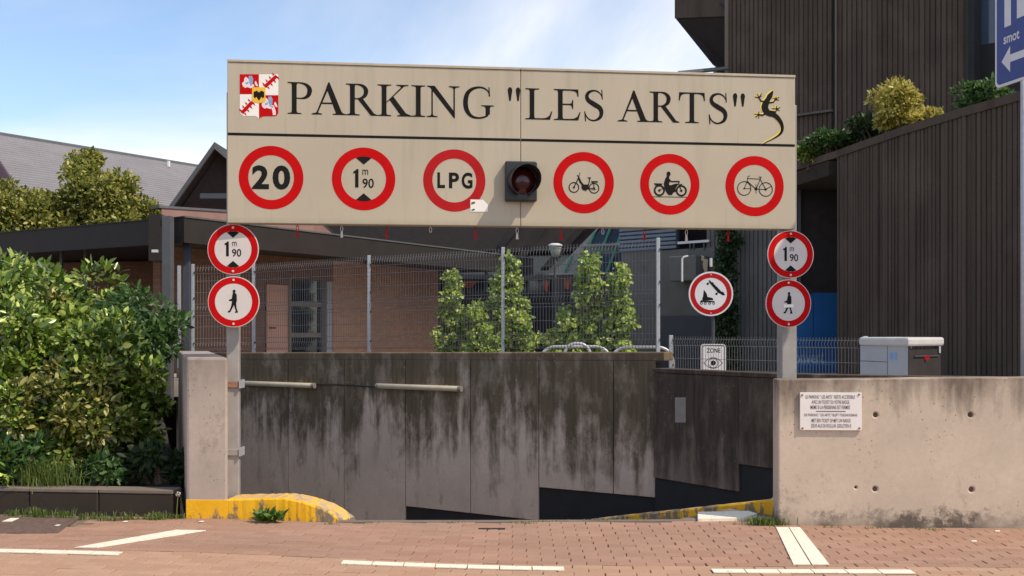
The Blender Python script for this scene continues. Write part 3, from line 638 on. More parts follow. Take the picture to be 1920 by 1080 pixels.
    Gl['T'] = (.92, stem(.385,.535,(.23,.69),None) + [('p', [(.035,1),(.02,.73),(.052,.73),(.09,.88),(.16,.94),(.27,.955),(.65,.955),(.76,.94),(.83,.88),(.868,.73),(.90,.73),(.885,1)])])
    q = [(0,.93),(.03,1.0),(.075,1.02),(.12,1.0),(.15,.93),(.10,.58),(.05,.58)]
    Gl['"'] = (.62, [('p', [(x+.08, y) for x, y in q]), ('p', [(x+.34, y) for x, y in q])])
    return Gl
GL = glyphs()
txt = 'PARKING "LES ARTS"'; adv = []; x = 0; word = 0
kern = {'PA': -.10, 'RT': -.03, '"L': 0, 'AR': -.03, 'RK': -.02, 'KI': -.03}
for i, ch in enumerate(txt):
    if ch == ' ': x += .34; word += 1; continue
    adv.append((ch, x, word)); x += GL[ch][0] + kern.get(txt[i:i+2], 0)
total = x
u0, u1 = bp(538, 190)[0], bp(1404, 200)[0]; cap = .268; vb = (bp(560, 213.5)[1] + bp(1290, 231)[1]) / 2; sx = (u1-u0)/total
words = [MB(), MB(), MB()]; lift = .0015
for ch, x0, wd_ in adv:
    mb = words[wd_]
    for kind, pts in GL[ch][1]:
        lift = .0015 + (lift - .0015 + .00004) % .0009
        if kind == 'p': FB.poly(mb, [(u0 + (x0+a)*sx, vb + b*cap) for a, b in pts], lift)
        else:
            c = catmull(pts, 6); FB.stroke(mb, [(u0 + (x0+q[0])*sx, vb + q[1]*cap) for q in c], [q[2]*.95*cap for q in c], lift)
for mb in words: mb.build('lettering', M['black'], board)

# crest, from photograph columns/rows of its own little grid
cr = lambda x, y: bp(440 + x/10.8, 130 + y/10.8)
def crp(mb, pts, c): FB.poly(mb, [cr(*q) for q in reversed(pts)], c)
shield = [(105,100),(885,100),(885,880),(860,930),(800,950),(600,950),(530,970),(492,1015),(465,970),(420,945),(180,945),(120,900),(105,860)]
crest = MB(); crp(crest, shield, .0015); crest = crest.build('crest', M['crest_white'], board)
mb = MB(); crp(mb, [(105,100),(492,100),(492,505),(105,505)], .0022); crp(mb, [(492,525),(885,525),(885,880),(860,930),(800,950),(600,950),(530,970),(494,1015)], .0022)
for (xa, ya, xb2, yb2) in ((860,115,600,375), (370,640,135,905)):
    mb2 = [(xa-38,ya-5),(xa+20,ya+40),(xb2+38,yb2+5),(xb2-20,yb2-40)]; crp(mb, mb2, .0022)
    for k in range(4):
        t = .12 + .25*k; cx, cy = xa+(xb2-xa)*t, ya+(yb2-ya)*t
        crp(mb, [(cx-20,cy-40),(cx-75,cy-80),(cx-55,cy-10)], .0022); crp(mb, [(cx+20,cy+30),(cx+80,cy+72),(cx+55,cy+5)], .0022)
mb.build('quarter', M['red'], crest)
for ox, oy in ((0,0), (395,420)):
    mb = MB()
    for p in ([(150,280),(190,250),(195,190),(225,150),(280,190),(300,260),(350,300),(390,310),(400,345),(330,385),(250,360),(215,380),(165,340)], [(405,265),(430,235),(455,290),(475,345),(440,340),(410,300)], [(340,330),(400,310),(435,420),(440,500),(380,510),(370,430)]):
        if ox == 0 and p[0] == (340,330): continue
        crp(mb, [(a+ox, b+oy) for a, b in p], .0029)
    mb.build('horse', M['crest_pink'], crest)
    mb = MB()
    for p in ([(285,140),(345,130),(375,190),(370,270),(345,330),(325,340),(300,280),(290,220)], [(215,270),(290,245),(270,300),(220,300)]): crp(mb, [(a+ox, b+oy) for a, b in p], .0035)
    mb.build('rider', M['crest_blue'], crest)
mb = MB(); crp(mb, [(355,365),(625,365),(625,660),(560,675),(490,685),(420,670),(350,655)], .0036); mb.build('escutcheon', M['crest_yellow'], crest)
mb = MB(); crp(mb, [(385,455),(410,450),(455,430),(480,470),(492,445),(505,470),(530,430),(575,450),(598,455),(600,560),(575,590),(540,560),(520,600),(492,640),(465,600),(445,560),(410,590),(385,555)], .0042); mb.build('eagle', M['black'], crest)
# gecko
gk = lambda x, y: bp(1400 + x/9, 160 + y/9)
spine = catmull([(440,95,8),(415,140,32),(385,190,48),(360,235,44),(325,300,58),(305,370,64),(325,430,62),(380,475,52),(460,500,46),(530,560,42),(580,640,36),(600,720,30),(585,790,24),(530,850,17),(440,905,11),(340,955,7),(255,1005,3)], 6)
legs = [[(300,280,15),(240,265,14),(205,210,12)], [(380,295,14),(450,285,13),(485,240,11)], [(320,470,18),(270,505,15),(205,495,12)], [(390,440,18),(490,450,14),(505,400,12)]]
toes = [(205,210,[(180,145),(250,135),(140,195),(255,175)]), (485,240,[(495,190),(545,200),(545,250),(450,215)]), (205,495,[(200,440),(200,560),(135,485),(145,540)]), (505,400,[(505,350),(565,375),(555,430),(430,390)])]
def gecko(dx, dy, c, grow):
    mb = MB(); s = 1/9 * 9.15/F * 1.0
    FB.stroke(mb, [gk(a+dx, b+dy) for a, b, w in spine], [(w+grow)*s*.95 for a, b, w in spine], c)
    for l in legs: FB.stroke(mb, [gk(a+dx, b+dy) for a, b, w in l], [(w+grow*.5)*s for a, b, w in l], c + .0002)
    for a, b, ts in toes:
        for t in ts: FB.stroke(mb, [gk(a+dx, b+dy), gk(t[0]+dx, t[1]+dy)], [(9+grow*.4)*s, (6+grow*.4)*s], c + .0003)
    return mb
gy = gecko(-16, -14, .0015, 3).build('gecko', M['gecko_yellow'], board); gecko(0, 0, .0028, 0).build('gecko_body', M['black'], gy)

# ring symbols
RR = .266
def ring_symbol(px, py, red=M['red']):
    a, b = bp(px, py); mb = MB(); FB.ring(mb, a, b, RR*.705, RR, .0015, 72); ring = mb.build('red_ring', red, board)
    return a, b, ring
def bold190(fl, mb, a, b, R, c):
    """height-limit symbol: two wedges and 1 m 90; R outer radius of the ring"""
    ri = R*.72
    for s in (1, -1):
        pts = [(a-.245*R, b+s*.665*R), (a-.10*R, b+s*.712*R), (a+.10*R, b+s*.712*R), (a+.245*R, b+s*.665*R), (a, b+s*.455*R)]
        fl.poly(mb, pts if s < 0 else pts[::-1], c)
    fl.poly(mb, [(a-.27*R, b-.275*R), (a-.165*R, b-.275*R), (a-.165*R, b+.31*R), (a-.225*R, b+.31*R), (a-.255*R, b+.27*R), (a-.325*R, b+.235*R), (a-.325*R, b+.16*R), (a-.27*R, b+.185*R)], c)
    put_text(fl, mb, 'm', a-.04*R, a+.14*R, b+.13*R, b+.30*R, 0, c); put_text(fl, mb, '90', a-.04*R, a+.32*R, b-.29*R, b+.015*R, .012, c)
a, b, r = ring_symbol(508.5, 333); mb = MB()
put_text(FB, mb, '2', a-.157, a-.018, b-.098, b+.102, .035); put_text(FB, mb, '0', a+.012, a+.157, b-.100, b+.104, .035); mb.build('speed_number', M['black'], r)
a, b, r = ring_symbol(682, 335.5); mb = MB(); bold190(FB, mb, a, b, RR, .002); mb.build('height_number', M['black'], r)
a, b, r = ring_symbol(852, 338.5, M['red_dull']); mb = MB()
put_text(FB, mb, 'L', a-.145, a-.080, b-.066, b+.068, .03); put_text(FB, mb, 'P', a-.046, a+.040, b-.066, b+.068, .03); put_text(FB, mb, 'G', a+.062, a+.155, b-.068, b+.070, .03); mb.build('gas_letters', M['black'], r)
mb = MB(); FB.poly(mb, [bp(882,397), bp(915,397), bp(915,384), bp(906,374.5), bp(882,374)], .003); sk = mb.build('sticker', M['crest_white'], board)
mb = MB(); FB.poly(mb, [bp(883,384), bp(890,382), bp(891,378), bp(884,379)][::-1], .0036); mb.build('scribble', M['grey_col'], sk); mb = MB(); FB.poly(mb, [bp(884,396), bp(891,394), bp(889,391), bp(884,393)], .0036); mb.build('scribble', M['grey_col'], sk)

def picto(px, py, R0, cx, cy, R):
    """returns mapping of a pictogram drawn on a grid centred (cx, cy) with ring radius R"""
    a, b, r = ring_symbol(px, py); k = RR/R; return (lambda x, y: (a + (x-cx)*k, b + (cy-y)*k)), k, r
def ppoly(fl, mb, mp, pts, c=.002):
    q = [mp(*p) for p in pts]; ar = sum(q[i][0]*q[(i+1) % len(q)][1] - q[(i+1) % len(q)][0]*q[i][1] for i in range(len(q)))
    fl.poly(mb, q if ar > 0 else q[::-1], c)
def pline(fl, mb, mp, pts, w, c=.002): fl.stroke(mb, [mp(*p) for p in pts], w/2 * (mp(1, 0)[0] - mp(0, 0)[0]), c)
# moped
mp, k, r = picto(1094.5, 342.5, RR, 520, 543, 493); mb = MB()
for x, y in ((360,622), (688,630)): FB.ring(mb, *mp(x, y), 70*k, 86*k, .002, 40); FB.disc(mb, *mp(x, y), 17*k, .0022)
ppoly(FB, mb, mp, [(482,572),(590,572),(612,655),(585,650),(545,672),(505,660),(485,630)], .0024)
for q, w in (([(440,440),(425,490),(360,622)],16), ([(412,428),(445,445)],16), ([(445,445),(458,380)],8), ([(437,465),(465,530),(510,585)],32), ([(590,620),(620,470)],16), ([(600,640),(688,630)],14), ([(680,545),(688,630),(715,655)],12), ([(640,655),(715,655)],7), ([(548,660),(560,685)],9)): pline(FB, mb, mp, q, w, .0021)
ppoly(FB, mb, mp, [(572,458),(640,456),(628,482),(608,478)], .0026); ppoly(FB, mb, mp, [(638,515),(748,515),(748,545),(720,535),(650,545)], .0026)
mb.build('moped_symbol', M['black'], r)
# motorcycle
mp, k, r = picto(1256, 345.5, RR, 535, 535, 480); mb = MB()
for x, y in ((365,635), (720,635)): FB.ring(mb, *mp(x, y), 62*k, 90*k, .002, 40); FB.disc(mb, *mp(x, y), 20*k, .0022)
FB.disc(mb, *mp(513,372), 38*k, .0026, 24, .85)
ppoly(FB, mb, mp, [(490,400),(462,445),(437,520),(448,600),(480,665),(512,705),(572,705),(588,665),(628,655),(628,600),(668,540),(655,520),(610,528),(545,552),(522,545),(522,520),(535,500),(520,440),(530,405)], .0024)
for q, w in (([(515,450),(555,492),(690,490)],22), ([(690,490),(672,535)],16), ([(675,520),(720,635)],14), ([(690,545),(735,530)],18), ([(440,590),(365,635)],12), ([(258,735),(812,735)],9)): pline(FB, mb, mp, q, w, .0021)
ppoly(FB, mb, mp, [(278,522),(412,525),(414,545),(345,550),(300,560)], .0026); mb.build('motorcycle_symbol', M['black'], r)
# bicycle
mp, k, r = picto(1415, 349, RR, 527, 540, 487); mb = MB()
for x, y in ((352,580), (712,590)): FB.ring(mb, *mp(x, y), 104*k, 117*k, .002, 48)
for q, w in (([(410,418),(622,425)],11), ([(415,385),(400,470),(352,580)],11), ([(415,385),(455,372)],8), ([(405,465),(548,588)],13), ([(632,395),(552,588)],11), ([(622,430),(712,590)],11), ([(550,588),(712,590)],10), ([(352,582),(462,582)],9), ([(550,505),(550,662)],8), ([(712,590),(800,540)],10)): pline(FB, mb, mp, q, w, .0021)
ppoly(FB, mb, mp, [(588,385),(645,388),(632,412),(612,400)], .0026)
for x, y, q in ((550,585,26), (712,590,20), (352,580,14)): FB.disc(mb, *mp(x, y), q*k, .0024)
mb.build('bicycle_symbol', M['black'], r)
# little tags hanging from the lower edge
for i, px in enumerate([556, 640, 725, 808, 893, 972, 1055, 1134, 1213, 1292, 1371]):
    a, _ = bp(px, 425); p = FB.at(a, 0, -.085); w_ = i % 2 == 1; m = MB()
    m.tube([p + Vector((.010*math.cos(t), 0, -.030 + .024*math.sin(t))) for t in np.linspace(0, 2*math.pi, 11)], .003, 5, False)
    m.tube([p + Vector((0,0,.004)), p + Vector((0,0,-.012))], .003, 5)
    if i % 4 in (0, 1, 2): m.tube([p + Vector((0,0,-.05)), p + Vector((0,0,-.105))], [.008, .012], 8)
    m.build('hanging_tag', M['white' if w_ else 'red_dull'], board)

# red signal lamp fixed on the board
a0, b0 = bp(946, 378.5); a1, b1 = bp(1005, 305)
tl = thing('signal_lamp', FB.at((a0+a1)/2, b0), 'dark square signal lamp with an unlit red lens on the board', 'traffic light')
mb = MB(); mb.obox(FB.at(a0, b0, .002), FB.u*(a1-a0), FB.n*.072, (0,0,b1-b0)); mb.build('housing', M['housing'], tl, bevel=.012)
ca, cb_ = (a0+a1)/2 + .006, (b0+b1)/2 + .004; c0 = FB.at(ca, cb_, .075)
mb = MB(); n = 32; rings = []
for q, z in ((.118, 0), (.11, .012), (.08, .03), (.04, .04), (.003, .043)):
    rings.append([FB.at(ca + q*math.cos(2*math.pi*t/n), cb_ + q*math.sin(2*math.pi*t/n), (.075 + z)) for t in range(n)])
mb.add([p for r_ in rings for p in r_], [(i*n+t, i*n+(t+1) % n, (i+1)*n+(t+1) % n, (i+1)*n+t) for i in range(4) for t in range(n)]); mb.build('lens', M['lens'], tl, smooth=True)
mb = MB(); v = []; ax = (FB.n + FB.u*.13 - Vector((0,0,.06)))
for t in range(n+1):
    ang = math.radians(-70 + 320*t/n); ln = .09 + .11*(.5 + .5*math.sin(ang))
    for q, zz in ((.128, 0), (.128, ln), (.124, ln), (.124, 0)):
        v.append(FB.at(ca + q*math.cos(ang), cb_ + q*math.sin(ang), .072) + ax*zz)
mb.add(v, [(4*i+j, 4*i+4+j, 4*i+4+(j+1) % 4, 4*i+(j+1) % 4) for i in range(n) for j in range(4)]); mb.build('visor', M['housing'], tl, smooth=False)

# ================================================================== ROUND SIGNS ON POSTS
def round_sign(cx, cy, Y, R, yaw, label, art, group=None, red=M['red'], white=M['white'], rim=.97):
    c = P(cx, cy, Y); u = Vector((math.cos(yaw), math.sin(yaw), 0)); fl = Flat(c, u, (0,0,1))
    t = thing('round_sign', c - Vector((0,0,R)), label, 'traffic sign', group)
    n = 64; mb = MB(); fl.slab(mb, [(R*math.cos(2*math.pi*k/n), R*math.sin(2*math.pi*k/n)) for k in range(n)], .012); mb.build('plate', white, t, bevel=.002)
    mb = MB(); fl.ring(mb, 0, 0, R*.72, R*rim, .0012, 72); mb.build('red_ring', red, t)
    mb = MB(); art(fl, mb, R); mb.build('symbol', M['black'], t)
    for s in (-1, 1):
        q = fl.at(0, s*R*.86, 0); MB().tube([q - fl.n*.002, q + fl.n*.007], .010, 8).build('bolt', M['white'], t)
    for s in (-1, 1): MB().obox(fl.at(-.06, s*R*.5-.02, -.013), fl.u*.12, -fl.n*.05, (0,0,.04)).build('clamp', M['steel'], t)
    return t, fl
art_h = lambda fl, mb, R: bold190(fl, mb, 0, 0, R, .0016)
def art_ped(cut=False):
    def f(fl, mb, R):
        k = R/240; mp = lambda x, y: ((x-328)*k, (772-y)*k)
        fl.disc(mb, *mp(333,671), 14*k, .0018, 18)
        ppoly(fl, mb, mp, [(323,684),(342,684),(357,705),(359,760),(352,785),(325,790),(316,800),(313,765),(285,762),(284,753),(312,742),(316,710)], .0016)
        ppoly(fl, mb, mp, [(313,775),(338,785),(326,815),(300,865),(292,873),(272,868),(278,858),(290,852),(305,815)], .0019)
        ppoly(fl, mb, mp, [(326,785),(352,780),(356,830),(370,872),(342,874),(342,864),(350,860),(338,820)], .0021)
    return f
round_sign(437, 467.5, 8.97, .213, .06, 'round red height limit sign on the steel post beside the pillar', art_h)
round_sign(438, 566, 8.96, .214, .06, 'round red no pedestrians sign with an intact walking figure', art_ped())
round_sign(1482.5, 477, 9.48, .213, .11, 'round red height limit sign on the steel post behind the low wall', art_h)
t, fl = round_sign(1478.5, 569, 9.45, .213, .16, 'round red no pedestrians sign whose walking figure is cut by a white strip', art_ped())
mb = MB(); k = .213/240; fl.poly(mb, [(-.048, -.036), (.046, -.034), (.046, -.006), (-.048, -.010)], .0035); mb.build('white_strip', M['crest_white'], t)
def art_skate(fl, mb, R):
    k = R/455; mp = lambda x, y: ((x-577)*k, (545-y)*k)
    ppoly(fl, mb, mp, [(528,268),(558,268),(590,305),(625,310),(640,345),(740,440),(790,500),(825,500),(868,568),(825,578),(715,515),(640,430),(560,335)], .0016)
    for x, y in ((510,340), (690,545)): fl.disc(mb, *mp(x, y), 24*k, .0018)
    pline(fl, mb, mp, [(510,340),(560,310)], 12); pline(fl, mb, mp, [(690,545),(730,510)], 12)
    ppoly(fl, mb, mp, [(432,458),(492,540),(505,605),(610,630),(628,672),(520,678),(415,676),(395,645),(415,600)], .0016)
    ppoly(fl, mb, mp, [(375,672),(655,695),(648,716),(352,712)], .0018)
    for x in (382, 462, 550, 632): fl.ring(mb, *mp(x, 738), 14*k, 27*k, .002, 16)
SY = 17.0
round_sign(1333, 551, SY, .355, .0, 'round sign forbidding skateboards and inline skates before the ivy', art_skate, red=M['red_dull'], white=M['white_cool'], rim=.93)
sp_ = P(1337, 600, SY + .06)
tag(MB().tube([Vector((sp_.x, sp_.y, .6)), Vector((sp_.x, sp_.y, zat(520, SY)))], .03, 8).build('sign_pole', M['dark_col']), 'slim dark pole carrying the skate sign and the zone plate', 'pole')
# zone plate
z0, z1 = P(1313.5, 718, SY), P(1361, 645, SY); FZ = Flat(Vector((z0.x, SY, z0.z)), (1,0,0), (0,0,1)); w, h = z1.x-z0.x, z1.z-z0.z
zp = thing('zone_plate', (z0.x + w/2, SY, z0.z), 'white rounded plate reading ZONE above a drawn eye', 'sign')
def rrect(x0, x1, y0, y1, r, n=6):
    o = []
    for cx, cy, a in ((x1-r, y0+r, -90), (x1-r, y1-r, 0), (x0+r, y1-r, 90), (x0+r, y0+r, 180)):
        o += [(cx + r*math.cos(math.radians(a + 90*k/n)), cy + r*math.sin(math.radians(a + 90*k/n))) for k in range(n+1)]
    return o
mb = MB(); FZ.slab(mb, rrect(0, w, 0, h, .05), .01); mb.build('plate', M['white_cool'], zp)
mb = MB(); o_, i_ = rrect(.018, w-.018, .018, h-.018, .04), rrect(.03, w-.03, .03, h-.03, .03); nn = len(o_)
mb.add([FZ.at(a, b, .0015) for a, b in o_ + i_], [(k, (k+1) % nn, (k+1) % nn + nn, k + nn) for k in range(nn)])
put_text(FZ, mb, 'ZONE', .098, .315, h-.138, h-.068, .02, .0015)
ec = (w/2, h-.302)
for s in (1, -1): FZ.stroke(mb, [(ec[0] + x*.148, ec[1] + s*.085*(1-x*x)) for x in np.linspace(-1, 1, 17)], .0045, .0015)
FZ.ring(mb, *ec, .072, .080, .0017, 32); FZ.disc(mb, *ec, .04, .0019); mb.build('print', M['black'], zp)

# ================================================================== FENCES
def mesh_panel(root, A, B, z0a, z0b, h, pairs, pitch=.05, top_lean=0.0):
    """welded wire panel with folded double rails"""
    L = (B-A).length; d = (B-A)/L; n = Vector((d.y, -d.x, 0)); m = MB(); N = max(2, int(L/pitch)); r = .0034
    for i in range(N+1):
        f = i/N; p = A + d*(L*f); z0 = z0a + (z0b-z0a)*f; q = [p + Vector((0,0,z0+.04))]
        for zz in pairs:
            q += [p + Vector((0,0,z0+zz-.05)), p + n*.028 + Vector((0,0,z0+zz)), p + Vector((0,0,z0+zz+.05))]
        q.append(p + Vector((0,0,z0+h)))
        m.tube(q, r, 4, False)
    hz = [zz + s*.05 for zz in pairs for s in (-1, 1)]; base = sorted(set([round(x, 3) for x in hz] + [round(x, 3) for x in np.arange(.05, h-.15, .2)]))
    for z in base: m.tube([A + Vector((0,0,z0a+z)), B + Vector((0,0,z0b+z))], .0038, 4, False)
    return m.build('mesh_panel', M['wire'], root)
def fpost(root, p, z0, z1, w=.05):
    mb = MB(); mb.box(p.x-w/2, p.x+w/2, p.y-w/2, p.y+w/2, z0, z1); o = mb.build('post', M['steel'], root, bevel=.006)
    for f in (.12, .42, .62, .9): MB().box(p.x+w*.35, p.x+w*.35+.02, p.y-w/2-.014, p.y-w/2-.002, z0+(z1-z0)*f-.015, z0+(z1-z0)*f+.015).build('clip', M['housing'], o)
    return o
FH = 1.53
fe = thing('wire_fence', (-0.2, 15.5, 1.25), 'tall grey welded wire fence standing on the long ramp wall', 'fence')
fp = [Vector((*on_line(362, (-6.5, 18.7), (-4.56, 18.45)), 0))] + [Vector((*on_line(px, W1A, W1B), 0)) - wnn*.12 for px in (466, 683, 935, 1227)]
fz = [wtop(p.x) if i else 1.17 for i, p in enumerate(fp)]
for i, p in enumerate(fp):
    fpost(fe, p, fz[i]-.02, fz[i]+FH+.02)
    if i: mesh_panel(fe, fp[i-1] + (p-fp[i-1]).normalized()*.03, p - (p-fp[i-1]).normalized()*.03, fz[i-1], fz[i], FH, (.12, .75, 1.43))
fe2 = thing('wire_fence', (3.4, 15.7, .7), 'low wire fence behind the turning wall next to the white cabinet', 'fence')
f2 = [Vector((*on_line(px, (2.5, 16.8), (4.62, 14.2)), 0)) for px in (1258, 1622)]
for i, p in enumerate(f2):
    fpost(fe2, p, .68, 1.49, .06)
    if i: mesh_panel(fe2, f2[i-1], p, .68, .68, .79, (.1, .70), .05)
fe3 = thing('gate_post', (P(336, 600, 18.9).x, 18.9, .9), 'thin pale fence post standing beside the dark canopy column', 'post')
MB().box(fe3.location.x-.025, fe3.location.x+.025, 18.875, 18.925, .9, zat(498, 18.9)).build('post', M['steel'], fe3)

# bicycle stands behind the fence
def stand(px0, px1, pyt, Y, label):
    a, b = P(px0, 700, Y), P(px1, 700, Y); zt = zat(pyt, Y); r = min(.25, (b.x-a.x)/2*.9); pts = [Vector((a.x, Y, .7))]
    for t in np.linspace(0, 1, 7): pts.append(Vector((a.x + r - r*math.cos(t*math.pi/2), Y, zt - r + r*math.sin(t*math.pi/2))))
    for t in np.linspace(0, 1, 7): pts.append(Vector((b.x - r + r*math.sin(t*math.pi/2), Y, zt - r + r*math.cos(t*math.pi/2))))
    pts.append(Vector((b.x, Y, .7)))
    tag(MB().tube(pts, .026, 8).build('bicycle_stand', M['steel'], smooth=True), label, 'bicycle stand')
stand(1058, 1107, 644, 17.6, 'narrow bent steel bicycle stand with a fully round arch'); stand(1013, 1145, 650, 18.4, 'wide flat-topped bicycle stand below the street lamp'); stand(1146, 1262, 651, 18.0, 'wide flat-topped bicycle stand at the fence end post')

# ================================================================== BUILDINGS
VZ = lambda x, y, z: Vector((x, y, z))
# --- canopy with L-shaped fascia
CA, CB, CL = Vector((-5.84, 19.0, 0)), Vector((0.6, 30.04, 0)), Vector((-13.0, 23.66, 0))  # far end run on past its visible end to shade the brick wall
zc0, zc1 = 3.13, 3.58
cd = (CB-CA).normalized(); cn = Vector((-cd.y, cd.x, 0)); ld = (CL-CA).normalized(); ln_ = Vector((ld.y, -ld.x, 0))
ca = thing('entrance_canopy', (-6, 20, .7), 'dark flat canopy with a deep fascia over the brick entrance', 'canopy')
MB().obox(CA + VZ(0,0,zc0), CB-CA, cn*.06, (0,0,zc1-zc0)).build('fascia', M['fascia'], ca)
MB().obox(CA + VZ(0,0,zc0) - ld*0 , CL-CA, ln_*.06, (0,0,zc1-zc0)).build('fascia', M['fascia'], ca)
MB().obox(CA + VZ(0,0,zc1) - cn*.02, CB-CA, cn*.1, (0,0,.03)).build('edge_trim', M['trim'], ca); MB().obox(CA + VZ(0,0,zc1) - ln_*.02, CL-CA, ln_*.1, (0,0,.02)).build('edge_trim', M['dark'], ca)
MB().prism([CA + VZ(0,0,zc0+.12) + cn*.07, CB + VZ(0,0,zc0+.12), CB + cn*7 + VZ(0,0,zc0+.12), CL + VZ(-1,5,zc0+.12), CL + VZ(.1,.1,zc0+.12)], (0,0,.25)).build('roof_slab', M['dark'], ca)
for px, w, Y, mt in ((351, .13, 19.5, 'dark_col'), (20, .2, 22.3, 'dark_col'), (115, .06, 21.8, 'grey_col'), (160, .06, 21.6, 'grey_col')):
    p = P(px, 600, Y); MB().box(p.x-w/2, p.x+w/2, p.y-w/2, p.y+w/2, .6, zc0+.12).build('column', M[mt], ca, bevel=.01)
p = P(292, 600, 18.9); MB().box(p.x-.11, p.x+.11, 18.85, 19.6, zat(489, 18.9), zat(402, 18.9)).build('end_box', M['fascia'], ca)
gp = P(315, 600, 17.9); gpo = thing('grey_pole', (gp.x, 17.9, .7), 'tall grey square pole in front of the canopy corner', 'pole')
MB().box(gp.x-.08, gp.x+.08, 17.82, 17.98, .4, zat(405, 17.9)).build('pole', M['grey_col'], gpo, bevel=.012); MB().box(gp.x-.12, gp.x-.085, 17.86, 17.94, zat(424, 17.9), zat(412, 17.9)).build('bracket', M['dark'], gpo)
lc = P(293, 471, 17.9); MB().box(lc.x-.045, lc.x+.045, 17.8, 17.9, lc.z-.025, lc.z+.02).build('small_lamp', M['white'], gpo); MB().obox(VZ(lc.x, 17.86, lc.z-.005), (gp.x-lc.x-.08, 0, 0), (0,.02,0), (0,0,.02)).build('lamp_arm', M['grey_col'], gpo)

# --- brick entrance building under the canopy
off = cn*2.15; BA = CA + off; bh = thing('brick_building', BA + cd*5 + VZ(0,0,.7), 'orange brick building with a salmon door under the dark canopy', 'building')
def bcol(px): return Vector((*on_line(px, (BA.x, BA.y), (BA.x+cd.x, BA.y+cd.y)), 0))
def bquad(px0, px1, z0, z1, nm, mat, parent, out=0.0, t=.2):
    a, b = bcol(px0), bcol(px1); return MB().obox(a - cn*out + VZ(0,0,z0), b-a, cn*t, (0,0,z1-z0)).build(nm, mat, parent)
zt = zc0 + .12
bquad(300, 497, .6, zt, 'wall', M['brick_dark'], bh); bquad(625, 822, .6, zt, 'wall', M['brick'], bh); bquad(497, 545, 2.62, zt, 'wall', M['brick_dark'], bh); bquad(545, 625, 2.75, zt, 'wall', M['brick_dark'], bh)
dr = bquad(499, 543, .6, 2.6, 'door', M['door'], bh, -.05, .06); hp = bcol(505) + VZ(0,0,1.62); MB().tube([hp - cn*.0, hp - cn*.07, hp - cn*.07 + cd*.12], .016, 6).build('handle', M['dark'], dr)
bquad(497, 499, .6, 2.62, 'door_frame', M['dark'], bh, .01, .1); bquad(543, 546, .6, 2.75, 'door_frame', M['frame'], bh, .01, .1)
wi = bquad(546, 622, .6, 2.74, 'window', M['glass'], bh, -.06, .04)
for py in (570, 628):
    zz = zat(py, bcol(575).y); bquad(546, 603, zz-.06, zz+.05, 'transom', M['frame'], wi, .0, .07)
bquad(602, 612, .6, 2.74, 'mullion', M['trim'], wi, .01, .08); bquad(612, 625, .6, 2.74, 'side_light', M['cabinet'], wi, -.03, .05)
e = bcol(822); MB().obox(e + VZ(0,0,.6), cd*.06, cn*4, (0,0,zt-.6)).build('end_wall', M['dark'], bh)
ip = Vector((-11.5, 26.0, 0)); MB().obox(ip + VZ(0,0,.6), (6.2, -1.5, 0), (.2,.6,0), (0,0,2.6)).build('back_wall', M['brick_dark'], bh)
# upper storey and gable above the canopy
ub = thing('gabled_house', P(420, 500, 25) * 1.0, 'pink rendered house with a dark pointed gable behind the canopy', 'house'); ub.location.z = .7
uA, uB = P(303, 400, 23.5), P(587, 400, 25.5); uA.z = uB.z = 0
MB().obox(uA + VZ(0,0,3.0), uB-uA, (-.3, 5, 0), (0,0,zat(390, 23.5)-3.0)).build('wall', M['pinkwall'], ub)
MB().obox(uA + VZ(-.03,-.05,zat(390, 23.5)), (uB-uA), (-.3, .3, 0), (0,0,.05)).build('parapet', M['trim'], ub)
gA, gT, gB = P(322, 392, 25.5), P(408.5, 270, 25.5), P(560, 400, 27.5); gA.y = 25.5
MB().prism([gA + VZ(.1,.3,0), gB + VZ(0,.3,0), gT + VZ(0,.3,-.1)], (0, 5, 0)).build('gable', M['dark'], ub)
for a, b, t_ in ((gA, gT, .16), (gT, gB, .16)):
    d = (b-a); MB().prism([a - VZ(0,.3,0), b - VZ(0,.3,0), b + VZ(0,-.3,-t_), a + VZ(0,-.3,-t_)], (0, .08, 0)).build('barge_board', M['grey_col'], ub)
    MB().prism([a - VZ(0,.2,0), b - VZ(0,.2,0), b + VZ(0,-.2,-.09), a + VZ(0,-.2,-.09)], (0, 6, 0)).build('roof', M['dark'], ub)
mb = MB(); q = P(375, 372, 25.3); mb.obox(q, (1.4,0,0), (0,.05,0), (0,0,.12)); mb.build('cross_beam', M['dark_col'], ub)
# --- grey roofed house behind the trees
rh = thing('grey_roofed_house', (-13, 36, .7), 'house with a long grey sheet roof beyond the trees', 'house')
rA, rdv, rpv = Vector((-12.05, 41.5, 7.85)), Vector((-.547, -.837, 0)), Vector((.837, -.547, -.55))
mb = MB(); rows = 26; L = 18.0
for i in range(rows):
    f0, f1 = i/rows*4.6, (i+1)/rows*4.6; up = Vector((0,0,.045))
    p = [rA + rpv*f0 + up, rA + rpv*f1 + up*1.9, rA + rpv*f1 + up*1.0]
    mb.add(p + [q + rdv*L for q in p], [(0,1,4,3), (1,2,5,4)])
mb.build('roof', plain('grey_sheet', (0.25, 0.235, 0.245), 0.6, 0.1, .08, 1.5), rh)
MB().tube([rA + VZ(0,0,.05), rA + rdv*L + VZ(0,0,.05)], .09, 6).build('ridge', M['trim'], rh)
ev = rA + rpv*4.6; MB().tube([ev + VZ(.05,-.05,-.02), ev + rdv*L + VZ(.05,-.05,-.02)], .09, 6).build('gutter', M['white_cool'], rh)
MB().obox(ev + VZ(-.4,.3,-5), rdv*L, (-3.4, 2.2, 0), (0,0,4.9)).build('wall', M['brick_dark'], rh)
b0 = P(316, 313, 39.5); MB().tube([b0, b0 + VZ(0,0,.22)], .06, 6).build('roof_vent', M['white_cool'], rh)
